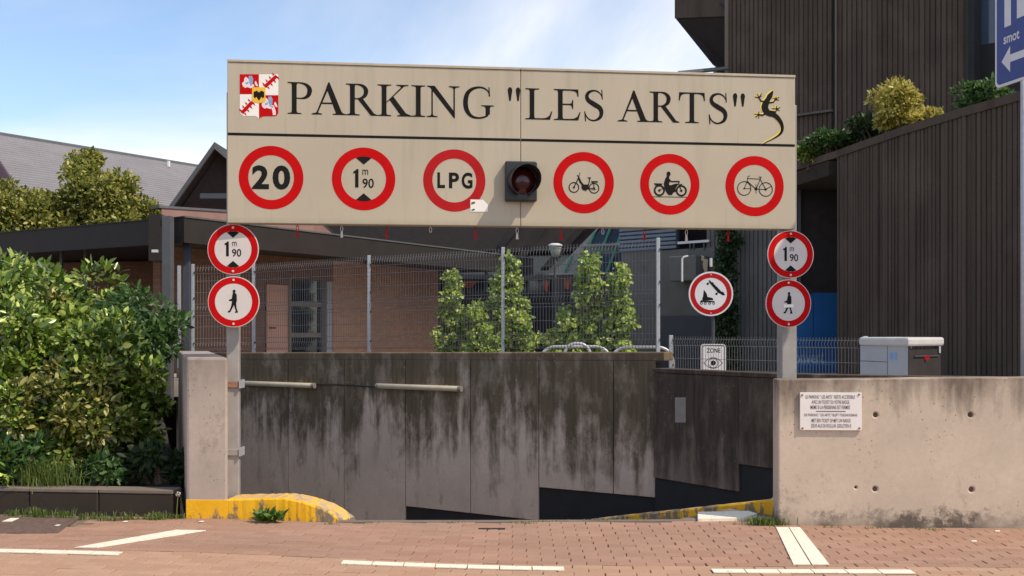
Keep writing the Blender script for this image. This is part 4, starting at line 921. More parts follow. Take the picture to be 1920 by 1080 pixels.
gl = thing('brown_gable', P(-20, 480, 30.5), 'dark brown gable end with a sloping barge board behind the trees', 'house'); gl.location.z = .7
pa, pb = P(-60, 215, 30.5), P(44, 372, 30.5)
MB().prism([pa, pb, pb - VZ(.25,0,.02), pa - VZ(.25,0,.02)], (0, .15, 0)).build('barge_board', plain('purple_brown', (.09, .055, .075), .6), gl)
MB().prism([pa - VZ(.2,0,.1), pb - VZ(.2,0,.1), VZ(pb.x-.2, 30.6, .7), VZ(pa.x-4, 30.6, .7), VZ(pa.x-4, 30.6, pa.z)], (0, .25, 0)).build('wall', M['dark'], gl)

# --- dark office block behind the fence
ob = thing('office_block', (-1, 33, .7), 'dark concrete block with raking fins and glass behind the wire fence', 'building')
OY = 33.0; X = lambda px, Y=OY: (px-CX)*Y/F; Z = lambda py, Y=OY: zat(py, Y)
MB().box(X(540), X(1240), OY, OY+6, Z(470), Z(250)).build('upper_storey', M['dark'], ob)
MB().box(X(540), X(1240), OY+1.2, OY+6, .6, Z(470)-.005).build('shopfront', M['glass'], ob)
for px in (640, 720, 830, 910, 990): MB().box(X(px)-.05, X(px)+.05, OY+1.1, OY+1.2, .6, Z(470)).build('mullion', M['dark_col'], ob)
for x0, x1 in ((905, 960), (960, 1010), (1020, 1085)):
    a = VZ(X(x1), OY-.3, Z(425)); b = VZ(X(x1+16), OY-.3, Z(425)); c = VZ(X(x0+12), OY+.3, Z(500)); d = VZ(X(x0-4), OY+.3, Z(500))
    MB().prism([d, c, b, a], (0, .5, 0)).build('raking_fin', M['conc_dark'], ob)
MB().box(X(560), X(1180), OY+.7, OY+.95, Z(521), Z(514)).build('rail', M['conc_grey'], ob)
MB().box(X(820), X(1180), OY+.8, OY+.95, .6, Z(548)).build('low_wall', M['dark'], ob)
# glazed stair with green bars and beige rails
gs = thing('glazed_stair', (X(1110, 30), 30, .7), 'sloping glazed stair with green bars and beige rails', 'staircase'); GY = 30
slope = lambda px, py: P(px, py, GY)
MB().prism([slope(1062, 514), slope(1166, 514), slope(1182, 420), slope(1128, 420)], (0, .04, 0)).build('glass_slope', M['glass_blue'], gs)
for xa, ya, xb2, yb2 in ((1058,512,1072,480), (1096,480,1115,436), (1110,512,1146,424), (1136,514,1166,434), (1168,500,1174,486)):
    p = [slope(xa, ya) - VZ(0,.06,0), slope(xb2, yb2) - VZ(0,.06,0)]; MB().tube(p, .038, 6).build('green_bar', M['green_bar'], gs)
for xa, xb2, y in ((1030, 1160, 513), (1092, 1166, 459.5)): MB().tube([slope(xa, y + 2) - VZ(0,.12,0), slope(xb2, y-1) - VZ(0,.12,0)], .03, 6).build('rail', M['beige_bar'], gs)
MB().prism([slope(1035, 514), slope(1062, 514), slope(1128, 425), slope(1122, 425)], (0, .3, 0)).build('stringer', M['beige_bar'], gs)
MB().box(X(1035, GY), X(1170, GY), GY, GY+.3, .6, Z(516, GY)).build('lower_wall', M['conc_dark'], gs)
for px, py, w_, h_ in ((874, 533, .62, .2), (1025, 538, .12, .30), (1064, 534, .16, .30)):
    c = P(px, py, 29.5); m = MB(); m.prism([c + VZ(-w_/2,0,h_/2), c + VZ(-w_/2,0,-h_/2*.6), c + VZ(w_*.2,0,-h_/2), c + VZ(w_/2,0,h_/2)], (0, .25, 0))
    pt = thing('clay_pot' if w_ < .5 else 'clay_trough', (c.x, 29.6, .7), {874: 'long reddish clay trough among the climbers', 1025: 'slim orange clay pot left of the street lamp pole', 1064: 'orange clay pot between the lamp pole and the climbers'}[px], 'planter')
    m.build('pot', M['clay'], pt); MB().box(c.x-.05, c.x+.05, 29.55, 29.68, .7, c.z-h_*.3).build('pedestal', M['dark'], pt)

# --- shuttered service wing on the right of the fence
sv = thing('service_wing', (X(1230, 24), 24, .7), 'shaded grey service wing with a blue slatted shutter and railed opening', 'building'); SVY = 24.0
SA, SB = (X(1165, 25.2), 25.2), (X(1340, 23.4), 23.4); sd = Vector((SB[0]-SA[0], SB[1]-SA[1], 0)).normalized(); sn = Vector((sd.y, -sd.x, 0))
def sbox(px0, px1, py0, py1, out, t, nm, mat, bev=0, z0=None):
    a, b = Vector((*on_line(px0, SA, SB), 0)), Vector((*on_line(px1, SA, SB), 0)); ym = (a.y+b.y)/2; za = z0 if z0 is not None else zat(py0, ym)
    return MB().obox(a + sn*out + VZ(0,0,za), b-a, -sn*t, (0,0,zat(py1, ym)-za)).build(nm, mat, sv, bevel=bev)
sbox(1165, 1340, 0, 469, 0, 3, 'wall', M['conc_grey'], z0=.6); sbox(1175, 1420, 480, 380, -1.0, 2, 'opening', M['dark']); sbox(1150, 1400, 395, 300, -.01, 3, 'upper_wall', M['conc_grey'])
sbox(1238, 1342, 0, 592, .04, .035, 'dark_base', M['dark_col'], z0=.6)
for i in range(7): sbox(1163, 1269, 469 - i*7.6, 469 - i*7.6 - 5.2, .05, .08, 'shutter_slat', M['slat'], .012)
sbox(1163, 1269, 468, 412, 0, .1, 'shutter_back', M['dark_col'])
sbox(1272, 1331, 456, 451.5, .04, .05, 'handrail', M['white_cool'])
for px in (1294, 1301, 1320): sbox(px, px+2, 468, 456, .03, .03, 'baluster', M['grey_col'])
sbox(1281, 1331, 528, 482, .55, .54, 'concrete_box', M['conc_grey'], .02)
MB().tube([P(1279, 528, 22.9), P(1279, 486, 22.9), P(1282, 482, 22.9), P(1290, 480, 22.9)], .022, 6).build('white_pipe', M['white_cool'], sv); MB().tube([P(1333, 500, 22.5), P(1333, 484, 22.5)], .03, 6).build('white_pipe', M['white_cool'], sv)

# --- ribbed concrete theatre: lower curved wall with planter, recess, tall block
def ribbed(pts, zf, pitch, depth, mat, name, parent, z0, gap=.45):
    """vertical ribs on a plan polyline; zf(x, y, s) gives the top"""
    m = MB(); P2 = [Vector((*p, 0)) for p in pts]; cum = [0]
    for i in range(1, len(P2)): cum.append(cum[-1] + (P2[i]-P2[i-1]).length)
    n = int(cum[-1]/pitch); v = []
    def at(s):
        for i in range(1, len(P2)):
            if s <= cum[i] + 1e-9:
                d = (P2[i]-P2[i-1]).normalized(); return P2[i-1] + d*(s-cum[i-1]), Vector((d.y, -d.x, 0))
        d = (P2[-1]-P2[-2]).normalized(); return P2[-1], Vector((d.y, -d.x, 0))
    for i in range(n):
        j = random.uniform(-.10, .10); v = []; gp2 = gap*random.uniform(.75, 1.25); dp = depth*random.uniform(.75, 1.2)
        for f, dd in ((0, 0), (gp2*.25, 0), (gp2*.45, dp*(1+j)), (1-gp2*.2, dp*(1-j)), (1.0, 0)):
            p, nn = at(min((i+f)*pitch, cum[-1])); q = p + nn*dd; v += [(q.x, q.y, z0), (q.x, q.y, zf(p.x, p.y))]
        m.add(v, [(2*q, 2*q+2, 2*q+3, 2*q+1) for q in range(4)])
    return m.build(name, mat, parent)
th = thing('ribbed_theatre', (7, 22, .7), 'tall dark ribbed concrete building with a projecting corner and planted ledge', 'building')
cw = [(6.13, 20.0), (6.30, 18.9), (6.52, 17.6), (6.85, 16.2), (7.19, 15.05), (7.7, 13.6), (8.4, 12.2)]
ctop = lambda x, y: 4.86
ribbed(cw, ctop, .105, .045, M['conc_rib'], 'curved_wall', th, .6)
MB().prism([VZ(x, y, .6) for x, y in cw] + [VZ(12, 12.4, .6), VZ(12, 20, .6)], (0, 0, 4.1)).build('planter_core', M['conc_dark'], th)
capw = [(5.55, 22.4), (5.80, 21.6)] + cw
mb = MB(); v = []
for i, (x, y) in enumerate(capw):
    a = Vector((*capw[max(i-1,0)], 0)); b = Vector((*capw[min(i+1,len(capw)-1)], 0)); d = (b-a).normalized(); n = Vector((d.y, -d.x, 0))
    for o_, z in ((.07, 4.80), (.07, 4.93), (-.16, 4.93), (-.16, 4.80)): v.append((x + n.x*o_, y + n.y*o_, z))
mb.add(v, [(4*i+j, 4*i+4+j, 4*i+4+(j+1) % 4, 4*i+(j+1) % 4) for i in range(len(capw)-1) for j in range(4)] + [(0,1,2,3)]); mb.build('coping', M['conc_rib'], th)
MB().prism([VZ(5.6, 22.5, 4.5), VZ(6.0, 20.2, 4.5), VZ(12, 20, 4.5), VZ(12, 25, 4.5)], (0, 0, .28)).build('planter_bed', M['soil'], th)
# recess left of the curved wall; shade below the coping painted dark
MB().box(X(1490, 22.3), X(1600, 22.3), 22.3, 22.6, Z(552, 22.3), 4.75).build('recess_shade', M['dark'], th)
MB().box(X(1500, 22.2)-.02, X(1500, 22.2)+.02, 22.2, 22.3, Z(552, 22.2), 4.7).build('panel_joint', M['grey_col'], th)
MB().box(X(1480, 22.1), X(1600, 22.1), 22.05, 22.3, Z(553, 22.1)-.0, Z(543, 22.1)).build('lintel', M['dark'], th)
ribbed([(X(1325, 23.6), 23.6), (X(1500, 22.4), 22.4)], lambda x, y: 4.9, .1, .03, M['conc_grey'], 'ribbed_pier', th, .6)
# tall block
tA, tD = Vector((5.27, 26.0, 0)), Vector((.766, -.643, 0)); tpts = [(tA.x + tD.x*s, tA.y + tD.y*s) for s in (0, 2.74, 5.6)]
ribbed(tpts[:2], lambda x, y: 13, .115, .03, M['conc_rib'], 'ribbed_front', th, 3.6); ribbed([(tpts[1][0] + .02, tpts[1][1] - .015), tpts[2]], lambda x, y: 13, .115, .03, M['conc_rib'], 'ribbed_front', th, 3.6)
s_ = Vector((*tpts[1], 0)); MB().obox(s_ + VZ(-.02,-.03,4.4), tD*.03, (-.03,-.04,0), (0,0,8.6)).build('joint_strip', M['conc_cap'], th)
MB().obox(tA + VZ(-.09,-.02,3.6), tD*.085, (.1,.12,0), (0,0,9.4)).build('corner_strip', M['conc_cap'], th)
q0 = tA + tD*1.3; MB().obox(q0 + VZ(0,-.05,Z(222, 25)), tD*1.35, VZ(-.06,-.05,0), (0,0,.05)).build('ledge', M['conc_dark'], th)
MB().obox(tA + tD*.1 + VZ(.06,.08,3.0), tD*5.5, (3.2, 3.8, 0), (0,0,10)).build('core', M['conc_dark'], th)
# slot with its shade painted black, and window band right of the tall block
t2 = Vector((*tpts[2], 0)); tn = Vector((tD.y, -tD.x, 0))
MB().obox(t2 - tn*.5 + tD*.02 + VZ(0,0,3.6), tD*6, -tn*.3, (0,0,Z(67, 22)-3.6)).build('dark_slot', M['near_black'], th)
MB().obox(t2 - tn*.55 + tD*.02 + VZ(0,0,Z(66, 22)), tD*6, -tn*.1, (0,0,7)).build('window_band', M['glass_blue'], th)
MB().obox(t2 - tn*.04 + tD*.01 + VZ(0,0,3.6), tD*.12, -tn*.45, (0,0,9.4)).build('slot_jamb', M['near_black'], th)
# projecting corner volume; splayed soffit painted dark for shade, left of tall block
e0, e1 = P(1265, 34, 27.4), P(1367, 30, 26.2)
MB().prism([e0, e1, VZ(e1.x, e1.y, 13), VZ(e0.x, e0.y, 13)], (.35, .45, 0)).build('projecting_box', M['conc_rib'], th)
k1_, k2_ = P(1336, 121, 27.2), P(1364, 121, 27.2)
mb = MB(); lo = VZ(0,0,-.004); bk_ = VZ(.35,.45,0)
mb.add([e0 + lo + bk_*.1, e1 + lo + bk_*.1, k2_, k1_, e0 + lo + bk_, e1 + lo + bk_, k2_ + VZ(.3,.6,0), k1_ + VZ(.3,.6,0)], [(0,1,2,3), (0,3,7,4), (3,2,6,7), (1,5,6,2), (4,7,6,5), (0,4,5,1)]); mb.build('splayed_soffit', M['dark'], th)
MB().prism([P(1343, 120, 27.1), P(1366, 120, 27.1), P(1366, 150, 27.1), P(1350, 140, 27.1), P(1343, 132, 27.1)][::-1], (.2, 2, 0)).build('soffit_bracket', M['dark'], th)
MB().tube([P(1272, 137, 25.4), P(1364, 128, 25.8)], .05, 6).build('metal_arm', M['trim'], th)
MB().prism([P(1352, 4, 26.1), P(1362, 0, 26.1), P(1362, 12, 26.1)], (0, .2, 0)).build('corner_lamp', M['grey_col'], th)
# low band at the foot of the tall block
MB().box(X(1497, 23.9), X(1540, 23.9), 23.7, 23.9, 4.0, Z(266, 23.9)).build('foot_band', M['conc_dark'], th)

# blue hoarding with its lettering
HYD = 21.6; hd = thing('blue_hoarding', (X(1520, HYD), HYD, .7), 'dark blue hoarding with pale lettering in the recess of the ribbed building', 'hoarding')
MB().box(X(1462, HYD), X(1525, HYD)-.006, HYD, HYD+.06, .6, Z(551, HYD)).build('panel', M['hoard'], hd); MB().box(X(1525, HYD)+.006, X(1576, HYD), HYD, HYD+.06, .6, Z(549, HYD)).build('panel', M['hoard'], hd)
MB().box(X(1464, HYD), X(1576, HYD), HYD+.08, HYD+.12, .6, Z(550, HYD)).build('frame', M['housing'], hd)
FHd = Flat(VZ(0, HYD, 0), (1,0,0), (0,0,1)); mb = MB(); put_text(FHd, mb, 'konvert', X(1480, HYD), X(1545, HYD), Z(682, HYD), Z(657, HYD), .02, .004); mb.build('lettering', M['hoard_text'], hd)

# white utility cabinet
CYB = 13.4; cbt = thing('utility_cabinet', (X(1690, CYB), CYB, .7), 'pale grey utility cabinet with an overhanging lid and open dark side', 'cabinet')
c0_, c1_, c2_ = P(1613, 700, 13.75), P(1702, 700, 13.2), P(1764, 700, 13.6)
for p in (c0_, c1_, c2_): p.z = 0
zl = 1.37
c3_ = c0_ + c2_ - c1_
MB().prism([c0_ + VZ(0,0,.5), c1_ + VZ(0,0,.5), c3_ + VZ(.2,-.1,.5)], (0,0,zl-.5)).build('body', M['cabinet'], cbt)
dk = (c2_-c1_); MB().prism([c1_ + dk*.02 + VZ(0,.01,.5), c2_ + VZ(0,0,.5), c3_ + VZ(.22,-.06,.5)], (0,0,zl-.54)).build('open_side', M['dark'], cbt)
MB().obox(c1_ + dk*.2 + VZ(0,-.02,zl-.13), dk*.72, (0,.02,0), (0,0,.012)).build('rail', M['grey_col'], cbt)
MB().obox(c1_ + dk*.93 + VZ(0,-.02,zl-.09), dk*.05, (0,.02,0), (0,0,.085)).build('bracket', M['cabinet'], cbt)
ctr = (c0_ + c2_)/2; grow = lambda p, k: ctr + (p-ctr)*k
MB().prism([grow(c0_, 1.05) + VZ(0,0,zl), grow(c1_, 1.10) + VZ(0,0,zl), grow(c2_, 1.10) + VZ(0,0,zl), grow(c3_, 1.05) + VZ(0,0,zl)], (0,0,.11)).build('lid', M['cabinet_lid'], cbt, bevel=.03)
fd = (c1_-c0_); FCb = Flat(c0_ + VZ(0,0,0), fd, (0,0,1)); FLn = fd.length; mb = MB()
FCb.poly(mb, [(.0, 1.17), (FLn*.58, 1.165), (FLn*.58, 1.173), (0, 1.178)]); FCb.poly(mb, [(FLn*.58, .6), (FLn*.58+.006, .6), (FLn*.58+.006, zl), (FLn*.58, zl)]); mb.build('door_seam', M['grey_col'], cbt)
mb = MB(); FCb.poly(mb, [(FLn*.63, 1.20), (FLn*.78, 1.20), (FLn*.78, 1.29), (FLn*.63, 1.29)]); mb.build('sticker', M['crest_blue'], cbt)
cR = c1_.lerp(c2_, .55) + VZ(0, -.02, 1.225); mb = MB(); mb.tube([cR, cR + VZ(0,-.006,0)], .035, 14); mb.build('red_dot', M['red_dull'], cbt)

# blue direction sign at the right, partly in view
bs = thing('direction_sign', (4.27, 8.9, 0), 'blue parking direction sign with a white arrow on a pale pole', 'traffic sign')
MB().tube([VZ(4.275, 8.9, -.1), VZ(4.275, 8.9, 4.2)], .03, 12).build('pole', M['steel'], bs, smooth=True)
bO = P(1866, 167, 8.75); yaw = math.radians(-78); bu = VZ(math.cos(yaw), math.sin(yaw), 0); FS = Flat(bO, bu, (0,0,1)); w, h = .66, 1.02
mb = MB(); FS.slab(mb, rrect(0, w, 0, h, .05), .015); mb.build('plate', M['white_cool'], bs)
mb = MB(); FS.poly(mb, rrect(.022, w-.022, .022, h-.022, .04), .002); mb.build('blue_field', M['blue_sign'], bs)
mb = MB(); FS.poly(mb, [(.085,.20),(.19,.305),(.19,.235),(.56,.235),(.56,.175),(.19,.175),(.19,.095)][::-1], .004); mb.build('arrow', M['white_cool'], bs)
mb = MB(); FS.poly(mb, [(.12,.47),(.20,.47),(.20,.96),(.12,.96)], .004); mb.build('letter_stem', M['white_cool'], bs)
mb = MB(); FS.poly(mb, [(.27,.50),(.60,.50),(.60,.68),(.27,.68)], .004); mb.build('white_field', M['white_cool'], bs)
mb = MB(); put_text(FS, mb, 'smot', .11, .30, .335, .405, .02, .004); mb.build('lettering', M['white_cool'], bs)

# street lamp
LY = 27.0; lp = thing('street_lamp', (X(1041, LY), LY, .7), 'slim street lamp with a bowl-shaped translucent head behind the fence', 'street lamp'); cx_ = X(1041, LY)
MB().tube([VZ(cx_, LY, .6), VZ(cx_, LY, Z(480, LY))], [.045, .03], 8).build('pole', M['grey_col'], lp)
mb = MB(); n = 24; prof = [(.05, 483), (.10, 480), (.14, 468), (.165, 461)]
v = [(cx_ + r*math.cos(2*math.pi*k/n), LY + r*math.sin(2*math.pi*k/n), Z(py, LY)) for r, py in prof for k in range(n)]
mb.add(v, [(i*n+k, i*n+(k+1) % n, (i+1)*n+(k+1) % n, (i+1)*n+k) for i in range(3) for k in range(n)]); mb.build('bowl', plain('lamp_bowl', (.33, .35, .33), .2), lp, smooth=True)
MB().tube([VZ(cx_, LY, Z(461, LY)), VZ(cx_, LY, Z(459, LY)), VZ(cx_, LY, Z(456.5, LY))], [.185, .18, .10], 24).build('lid', M['white_cool'], lp); MB().tube([VZ(cx_, LY, Z(485, LY)), VZ(cx_, LY, Z(479, LY))], .07, 10).build('collar', M['housing'], lp)

# ================================================================== PLANTS
def leaf_mesh(name, pos, axis, nrm, size, mat, parent, aspect=.42, fold=.25, droop=0.0):
    pos, axis, nrm = (np.asarray(a, float) for a in (pos, axis, nrm)); N = len(pos)
    axis /= np.linalg.norm(axis, axis=1)[:, None] + 1e-9; side = np.cross(axis, nrm); side /= np.linalg.norm(side, axis=1)[:, None] + 1e-9; up = np.cross(side, axis)
    s = np.asarray(size, float)[:, None]; off = np.array(world_loc(parent)) if parent else np.zeros(3)
    V_ = np.empty((N, 6, 3)); w = s*aspect
    V_[:, 0] = pos; V_[:, 3] = pos + axis*s - up*s*droop
    V_[:, 1] = pos + axis*s*.33 + side*w*.5 + up*w*fold*.5; V_[:, 2] = pos + axis*s*.72 + side*w*.42 + up*w*fold*.45 - up*s*droop*.5
    V_[:, 5] = pos + axis*s*.33 - side*w*.5 + up*w*fold*.5; V_[:, 4] = pos + axis*s*.72 - side*w*.42 + up*w*fold*.45 - up*s*droop*.5
    V_ = V_.reshape(-1, 3) - off
    me = bpy.data.meshes.new(name); me.vertices.add(N*6); me.vertices.foreach_set('co', V_.ravel().astype(np.float32))
    idx = (np.arange(N)[:, None]*6 + np.array([0,1,2,3, 0,3,4,5])[None]).ravel()
    me.loops.add(N*8); me.loops.foreach_set('vertex_index', idx.astype(np.int32)); me.polygons.add(N*2); me.polygons.foreach_set('loop_start', (np.arange(N*2)*4).astype(np.int32)); me.update(calc_edges=True); me.validate()
    me.materials.append(mat); o = bpy.data.objects.new(name, me); C.objects.link(o)
    if parent: o.parent = parent
    return o
def blob_leaves(blobs, per, jitter=.16, up=.5, zmin=None):
    """leaf seats over ellipsoid blobs (centre, radii, weight): pos, axis, normal"""
    Ps, As, Ns = [], [], []
    for c, r, wgt in blobs:
        n = int(per*wgt); d = rng.normal(size=(n, 3)); d /= np.linalg.norm(d, axis=1)[:, None]
        k = 1 - np.abs(rng.normal(0, jitter, n)) + rng.normal(0, .05, n)
        p = np.array(c) + d*np.array(r)*k[:, None]
        a = d*.7 + rng.normal(0, .6, (n, 3)); a[:, 2] += .1; nn = d*.5 + rng.normal(0, .45, (n, 3)); nn[:, 2] += up
        Ps.append(p); As.append(a); Ns.append(nn)
    p, a, nn = np.concatenate(Ps), np.concatenate(As), np.concatenate(Ns)
    if zmin is not None: q = p[:, 2] > zmin; p, a, nn = p[q], a[q], nn[q]
    return p, a, nn
def clumps(c, r, n, cr, seed):
    """small leafy clumps spread over a big ellipsoid"""
    g = np.random.default_rng(seed); out = []
    for _ in range(n):
        d = g.normal(size=3); d /= np.linalg.norm(d); k = g.uniform(.45, .95); q = np.array(c) + d*np.array(r)*k; s = cr*g.uniform(.6, 1.35)
        out.append((q, (s, s, s*g.uniform(.65, 1.0)), 1.0))
    return out
def stems(root, base, tips, r0=.03, mat='bark'):
    for t in tips:
        b = Vector(base); t = Vector(t); mid = b.lerp(t, .5) + Vector((random.uniform(-.1,.1), random.uniform(-.1,.1), .08))
        MB().tube([b + Vector((random.uniform(-.06,.06), random.uniform(-.06,.06), -.05)), mid, t], [r0, r0*.7, r0*.25], 6).build('stem', M[mat], root)

def shrub(name, c, r, n_cl, cr, per, size, mat, label, cat='shrub', seed=1, group=None, extra=None, ground=.15, aspect=.42, up=.5):
    root = thing(name, (c[0], c[1], ground), label, cat, group); bl = clumps(c, r, n_cl, cr, seed)
    p, a, nn = blob_leaves(bl, per, zmin=ground + .02, up=up); leaf_mesh('foliage', p, a, nn, size*np.clip(rng.lognormal(-.12, .32, len(p)), .4, 1.7), M[mat], root, aspect)
    if extra:
        em, frac = extra; q = bl[:max(1, int(len(bl)*frac))]; q = [(np.array(b[0]) + rng.normal(0, cr*.5, 3), b[1], 1) for b in q]; p, a, nn = blob_leaves(q, per*.6, zmin=ground + .02); leaf_mesh('browning_foliage', p, a, nn, rng.uniform(size*.6, size*1.2, len(p)), M[em], root, aspect)
    stems(root, (c[0], c[1], ground), [tuple(b[0]) for b in bl[::max(1, n_cl//7)]], .028)
    return root
# the big bush in the bed: three large shrubs grown together and lower plants
shrub('evergreen_shrub', (-4.55, 10.6, 1.12), (.66, .80, .84), 54, .18, 380, .085, 'leaf_shrub', 'large glossy evergreen shrub at the outer end of the bed', seed=3, extra=('leaf_brown', .12))
shrub('evergreen_shrub', (-3.82, 10.2, 0.95), (.46, .66, .74), 42, .155, 380, .08, 'leaf_shrub', 'glossy evergreen shrub leaning over the pale pillar wall', seed=8, extra=('leaf_brown', .12))
shrub('evergreen_shrub', (-4.15, 9.85, 0.80), (.58, .48, .54), 34, .14, 330, .07, 'leaf_brown', 'browning evergreen shrub in the middle of the bush', seed=21, extra=('leaf_shrub', .5))
shrub('evergreen_shrub', (-5.4, 11.6, 1.25), (.85, .9, .88), 46, .24, 280, .10, 'leaf_shrub', 'tall bright evergreen shrub at the back of the bed', seed=5)
shrub('evergreen_shrub', (-4.80, 13.4, 1.50), (.55, .6, .52), 26, .22, 240, .09, 'leaf_deep', 'deep green shrub behind the bush near the canopy posts', seed=6, ground=.3)
shrub('evergreen_shrub', (-6.6, 14.5, 1.7), (1.3, 1.0, .9), 44, .35, 240, .12, 'leaf_shrub', 'pale green shrub rising towards the canopy underside', seed=9, ground=.4)
shrub('evergreen_shrub', (-5.75, 10.5, .95), (.7, .8, .72), 40, .2, 300, .09, 'leaf_shrub', 'evergreen shrub where the dark edging runs on past the bush', seed=15)
shrub('weed_clump', (-4.35, 9.42, .40), (.42, .14, .22), 16, .10, 90, .08, 'leaf_deep', 'broad-leaved weeds sprouting behind the dark edging', 'plant', seed=31, extra=('leaf_shrub', .4))
shrub('fern_clump', (-3.15, 9.55, .34), (.28, .2, .16), 10, .10, 80, .09, 'leaf_ivy', 'dark ferny plant in the shade beside the pillar wall', 'plant', seed=32)
shrub('weed_clump', (-3.65, 9.4, .32), (.26, .12, .14), 8, .09, 80, .07, 'leaf_deep', 'small dark weeds at the shaded foot of the browning shrub', 'plant', seed=33)

def blades(name, c, rx_, ry_, n, h, mat, spread=.5, w=.006, parent=None):
    m = MB()
    for _ in range(n):
        x = c[0] + random.gauss(0, rx_); y = c[1] + random.gauss(0, ry_); z = c[2]; a = random.uniform(0, 2*math.pi); L = h*random.uniform(.5, 1.2); l = random.uniform(.1, spread)*L
        dx, dy = math.cos(a), math.sin(a); px_, py_ = -dy*w, dx*w
        p0, p1, p2 = Vector((x, y, z-.01)), Vector((x+dx*l*.4, y+dy*l*.4, z+L*.65)), Vector((x+dx*l, y+dy*l, z+L*(.98 - .25*l/L)))
        m.add([p0 + Vector((px_,py_,0)), p0 - Vector((px_,py_,0)), p1 - Vector((px_,py_,0))*.8, p1 + Vector((px_,py_,0))*.8, p2], [(0,1,2,3), (3,2,4)])
    return m.build(name, mat, parent)
def tuft(name, c, rx_, ry_, n, h, mat, label, spread=.5, w=.006, cat='grass'): return tag(blades(name, c, rx_, ry_, n, h, M[mat], spread, w), label, cat)
tuft('grass_tuft', (-4.05, 9.28, .18), .13, .05, 380, .30, 'grass', 'long grass tuft spilling over the dark edging', .9, .004)
gp_ = G(1430, 984); stuff(blades('grass_patch', (gp_.x + .04, gp_.y, 0), .085, .03, 420, .075, M['grass'], 1.0, .003))['label'] = 'bright grass at the corner of the low pale wall'
m_w = [(60,966),(105,967),(150,972),(120,969),(200,977),(215,976),(240,975),(270,974),(285,975),(300,974),(318,972),(180,970),(75,968),(20,965),(335,972)]
for i, (px, py) in enumerate(m_w):
    q = G(px, py); o = blades('kerb_grass', (q.x, q.y, 0), .05, .012, 46, .05 + .03*(i % 3 == 0), M['grass'], 1.2, .003); stuff(o); o['label'] = 'short grass growing along the foot of the dark edging'
for i, (px, py) in enumerate([(1635,991),(1730,992),(1755,994),(1560,989),(975,980),(985,982),(1015,979),(1050,978),(1110,977),(1130,977),(850,981),(700,981),(620,983)]):
    q = G(px, py); o = blades('joint_weeds', (q.x, q.y, 0), .045, .008, 26, .022, M['grass'], 1.4, .0025); stuff(o); o['label'] = 'tiny weeds in the paving joints'
# leafy rosette before the yellow kerb
q = G(505, 979); root = thing('dandelion_plant', (q.x, q.y, 0), 'leafy green dandelion rosette growing against the bright yellow kerb', 'plant')
N = 90; ang = rng.uniform(0, 2*math.pi, N); el = rng.uniform(.35, 1.3, N); ax = np.stack([np.cos(ang)*np.cos(el), np.sin(ang)*np.cos(el)*.6 - .1, np.sin(el)], 1)
pos = np.array([q.x, q.y - .01, 0]) + np.stack([rng.normal(0, .045, N), rng.normal(0, .012, N), np.abs(rng.normal(0, .02, N))], 1)
leaf_mesh('foliage', pos, ax, np.stack([-np.cos(ang)*.3, np.full(N, -.4), np.full(N, .8)], 1) + rng.normal(0, .2, (N, 3)), rng.uniform(.06, .14, N), leaf_mat('dandelion_leaves', (.05,.10,.015), (.10,.19,.03), (.17,.27,.05)), root, .33, .3, .15)
q = G(331, 974); root = thing('seed_head', (q.x, q.y, 0), 'single dandelion seed head on a bare stalk beside the pillar', 'plant')
MB().tube([q, q + VZ(.004,0,.1), q + VZ(.012,0,.205)], .0035, 5).build('stalk', M['leaf_brown'], root); p, a, nn = blob_leaves([((q.x+.013, q.y, .21), (.014,.014,.014), 1)], 60); leaf_mesh('head', p, a, nn, np.full(len(p), .012), M['white'], root)

# trees beyond the canopy
def tree(px, py, Y, r, n_cl, cr, per, label, seed, size=.115):
    c = P(px, py, Y); root = thing('broadleaf_tree', (c.x, Y, .7), label, 'tree', 'trees beyond the canopy'); bl = clumps((c.x, Y, c.z), r, n_cl, cr, seed)
    p, a, nn = blob_leaves(bl, per*1.9, .34); leaf_mesh('crown', p, a, nn, rng.uniform(size*.6, size*1.3, len(p)), M['leaf_tree'], root, .5)
    MB().tube([VZ(c.x, Y, .6), VZ(c.x+.1, Y, 2.4), VZ(c.x, Y, c.z)], [.16, .13, .05], 8).build('trunk', M['bark'], root)
    for b in bl[::6]: MB().tube([VZ(c.x+.05, Y, 2.6), (Vector(b[0]) + VZ(c.x, Y, 2.8))/2, Vector(b[0])], [.06, .04, .012], 5).build('limb', M['bark'], root)
tree(190, 385, 27.0, (.95, .9, 1.15), 46, .36, 210, 'olive green tree with the tallest crown before the grey roof', 41)
tree(165, 320, 27.2, (.55, .5, .62), 16, .24, 150, 'young tree whose ragged top breaks the grey roof ridge', 47)
tree(75, 420, 26.5, (.95, .9, .75), 34, .34, 200, 'rounded olive tree between the tallest tree and the brown gable', 42)
tree(-10, 405, 26.0, (.8, .8, .8), 30, .34, 200, 'bushy olive tree against the brown barge board', 43)
tree(255, 420, 27.5, (.7, .7, .55), 20, .3, 190, 'small olive tree behind the end of the canopy', 44)

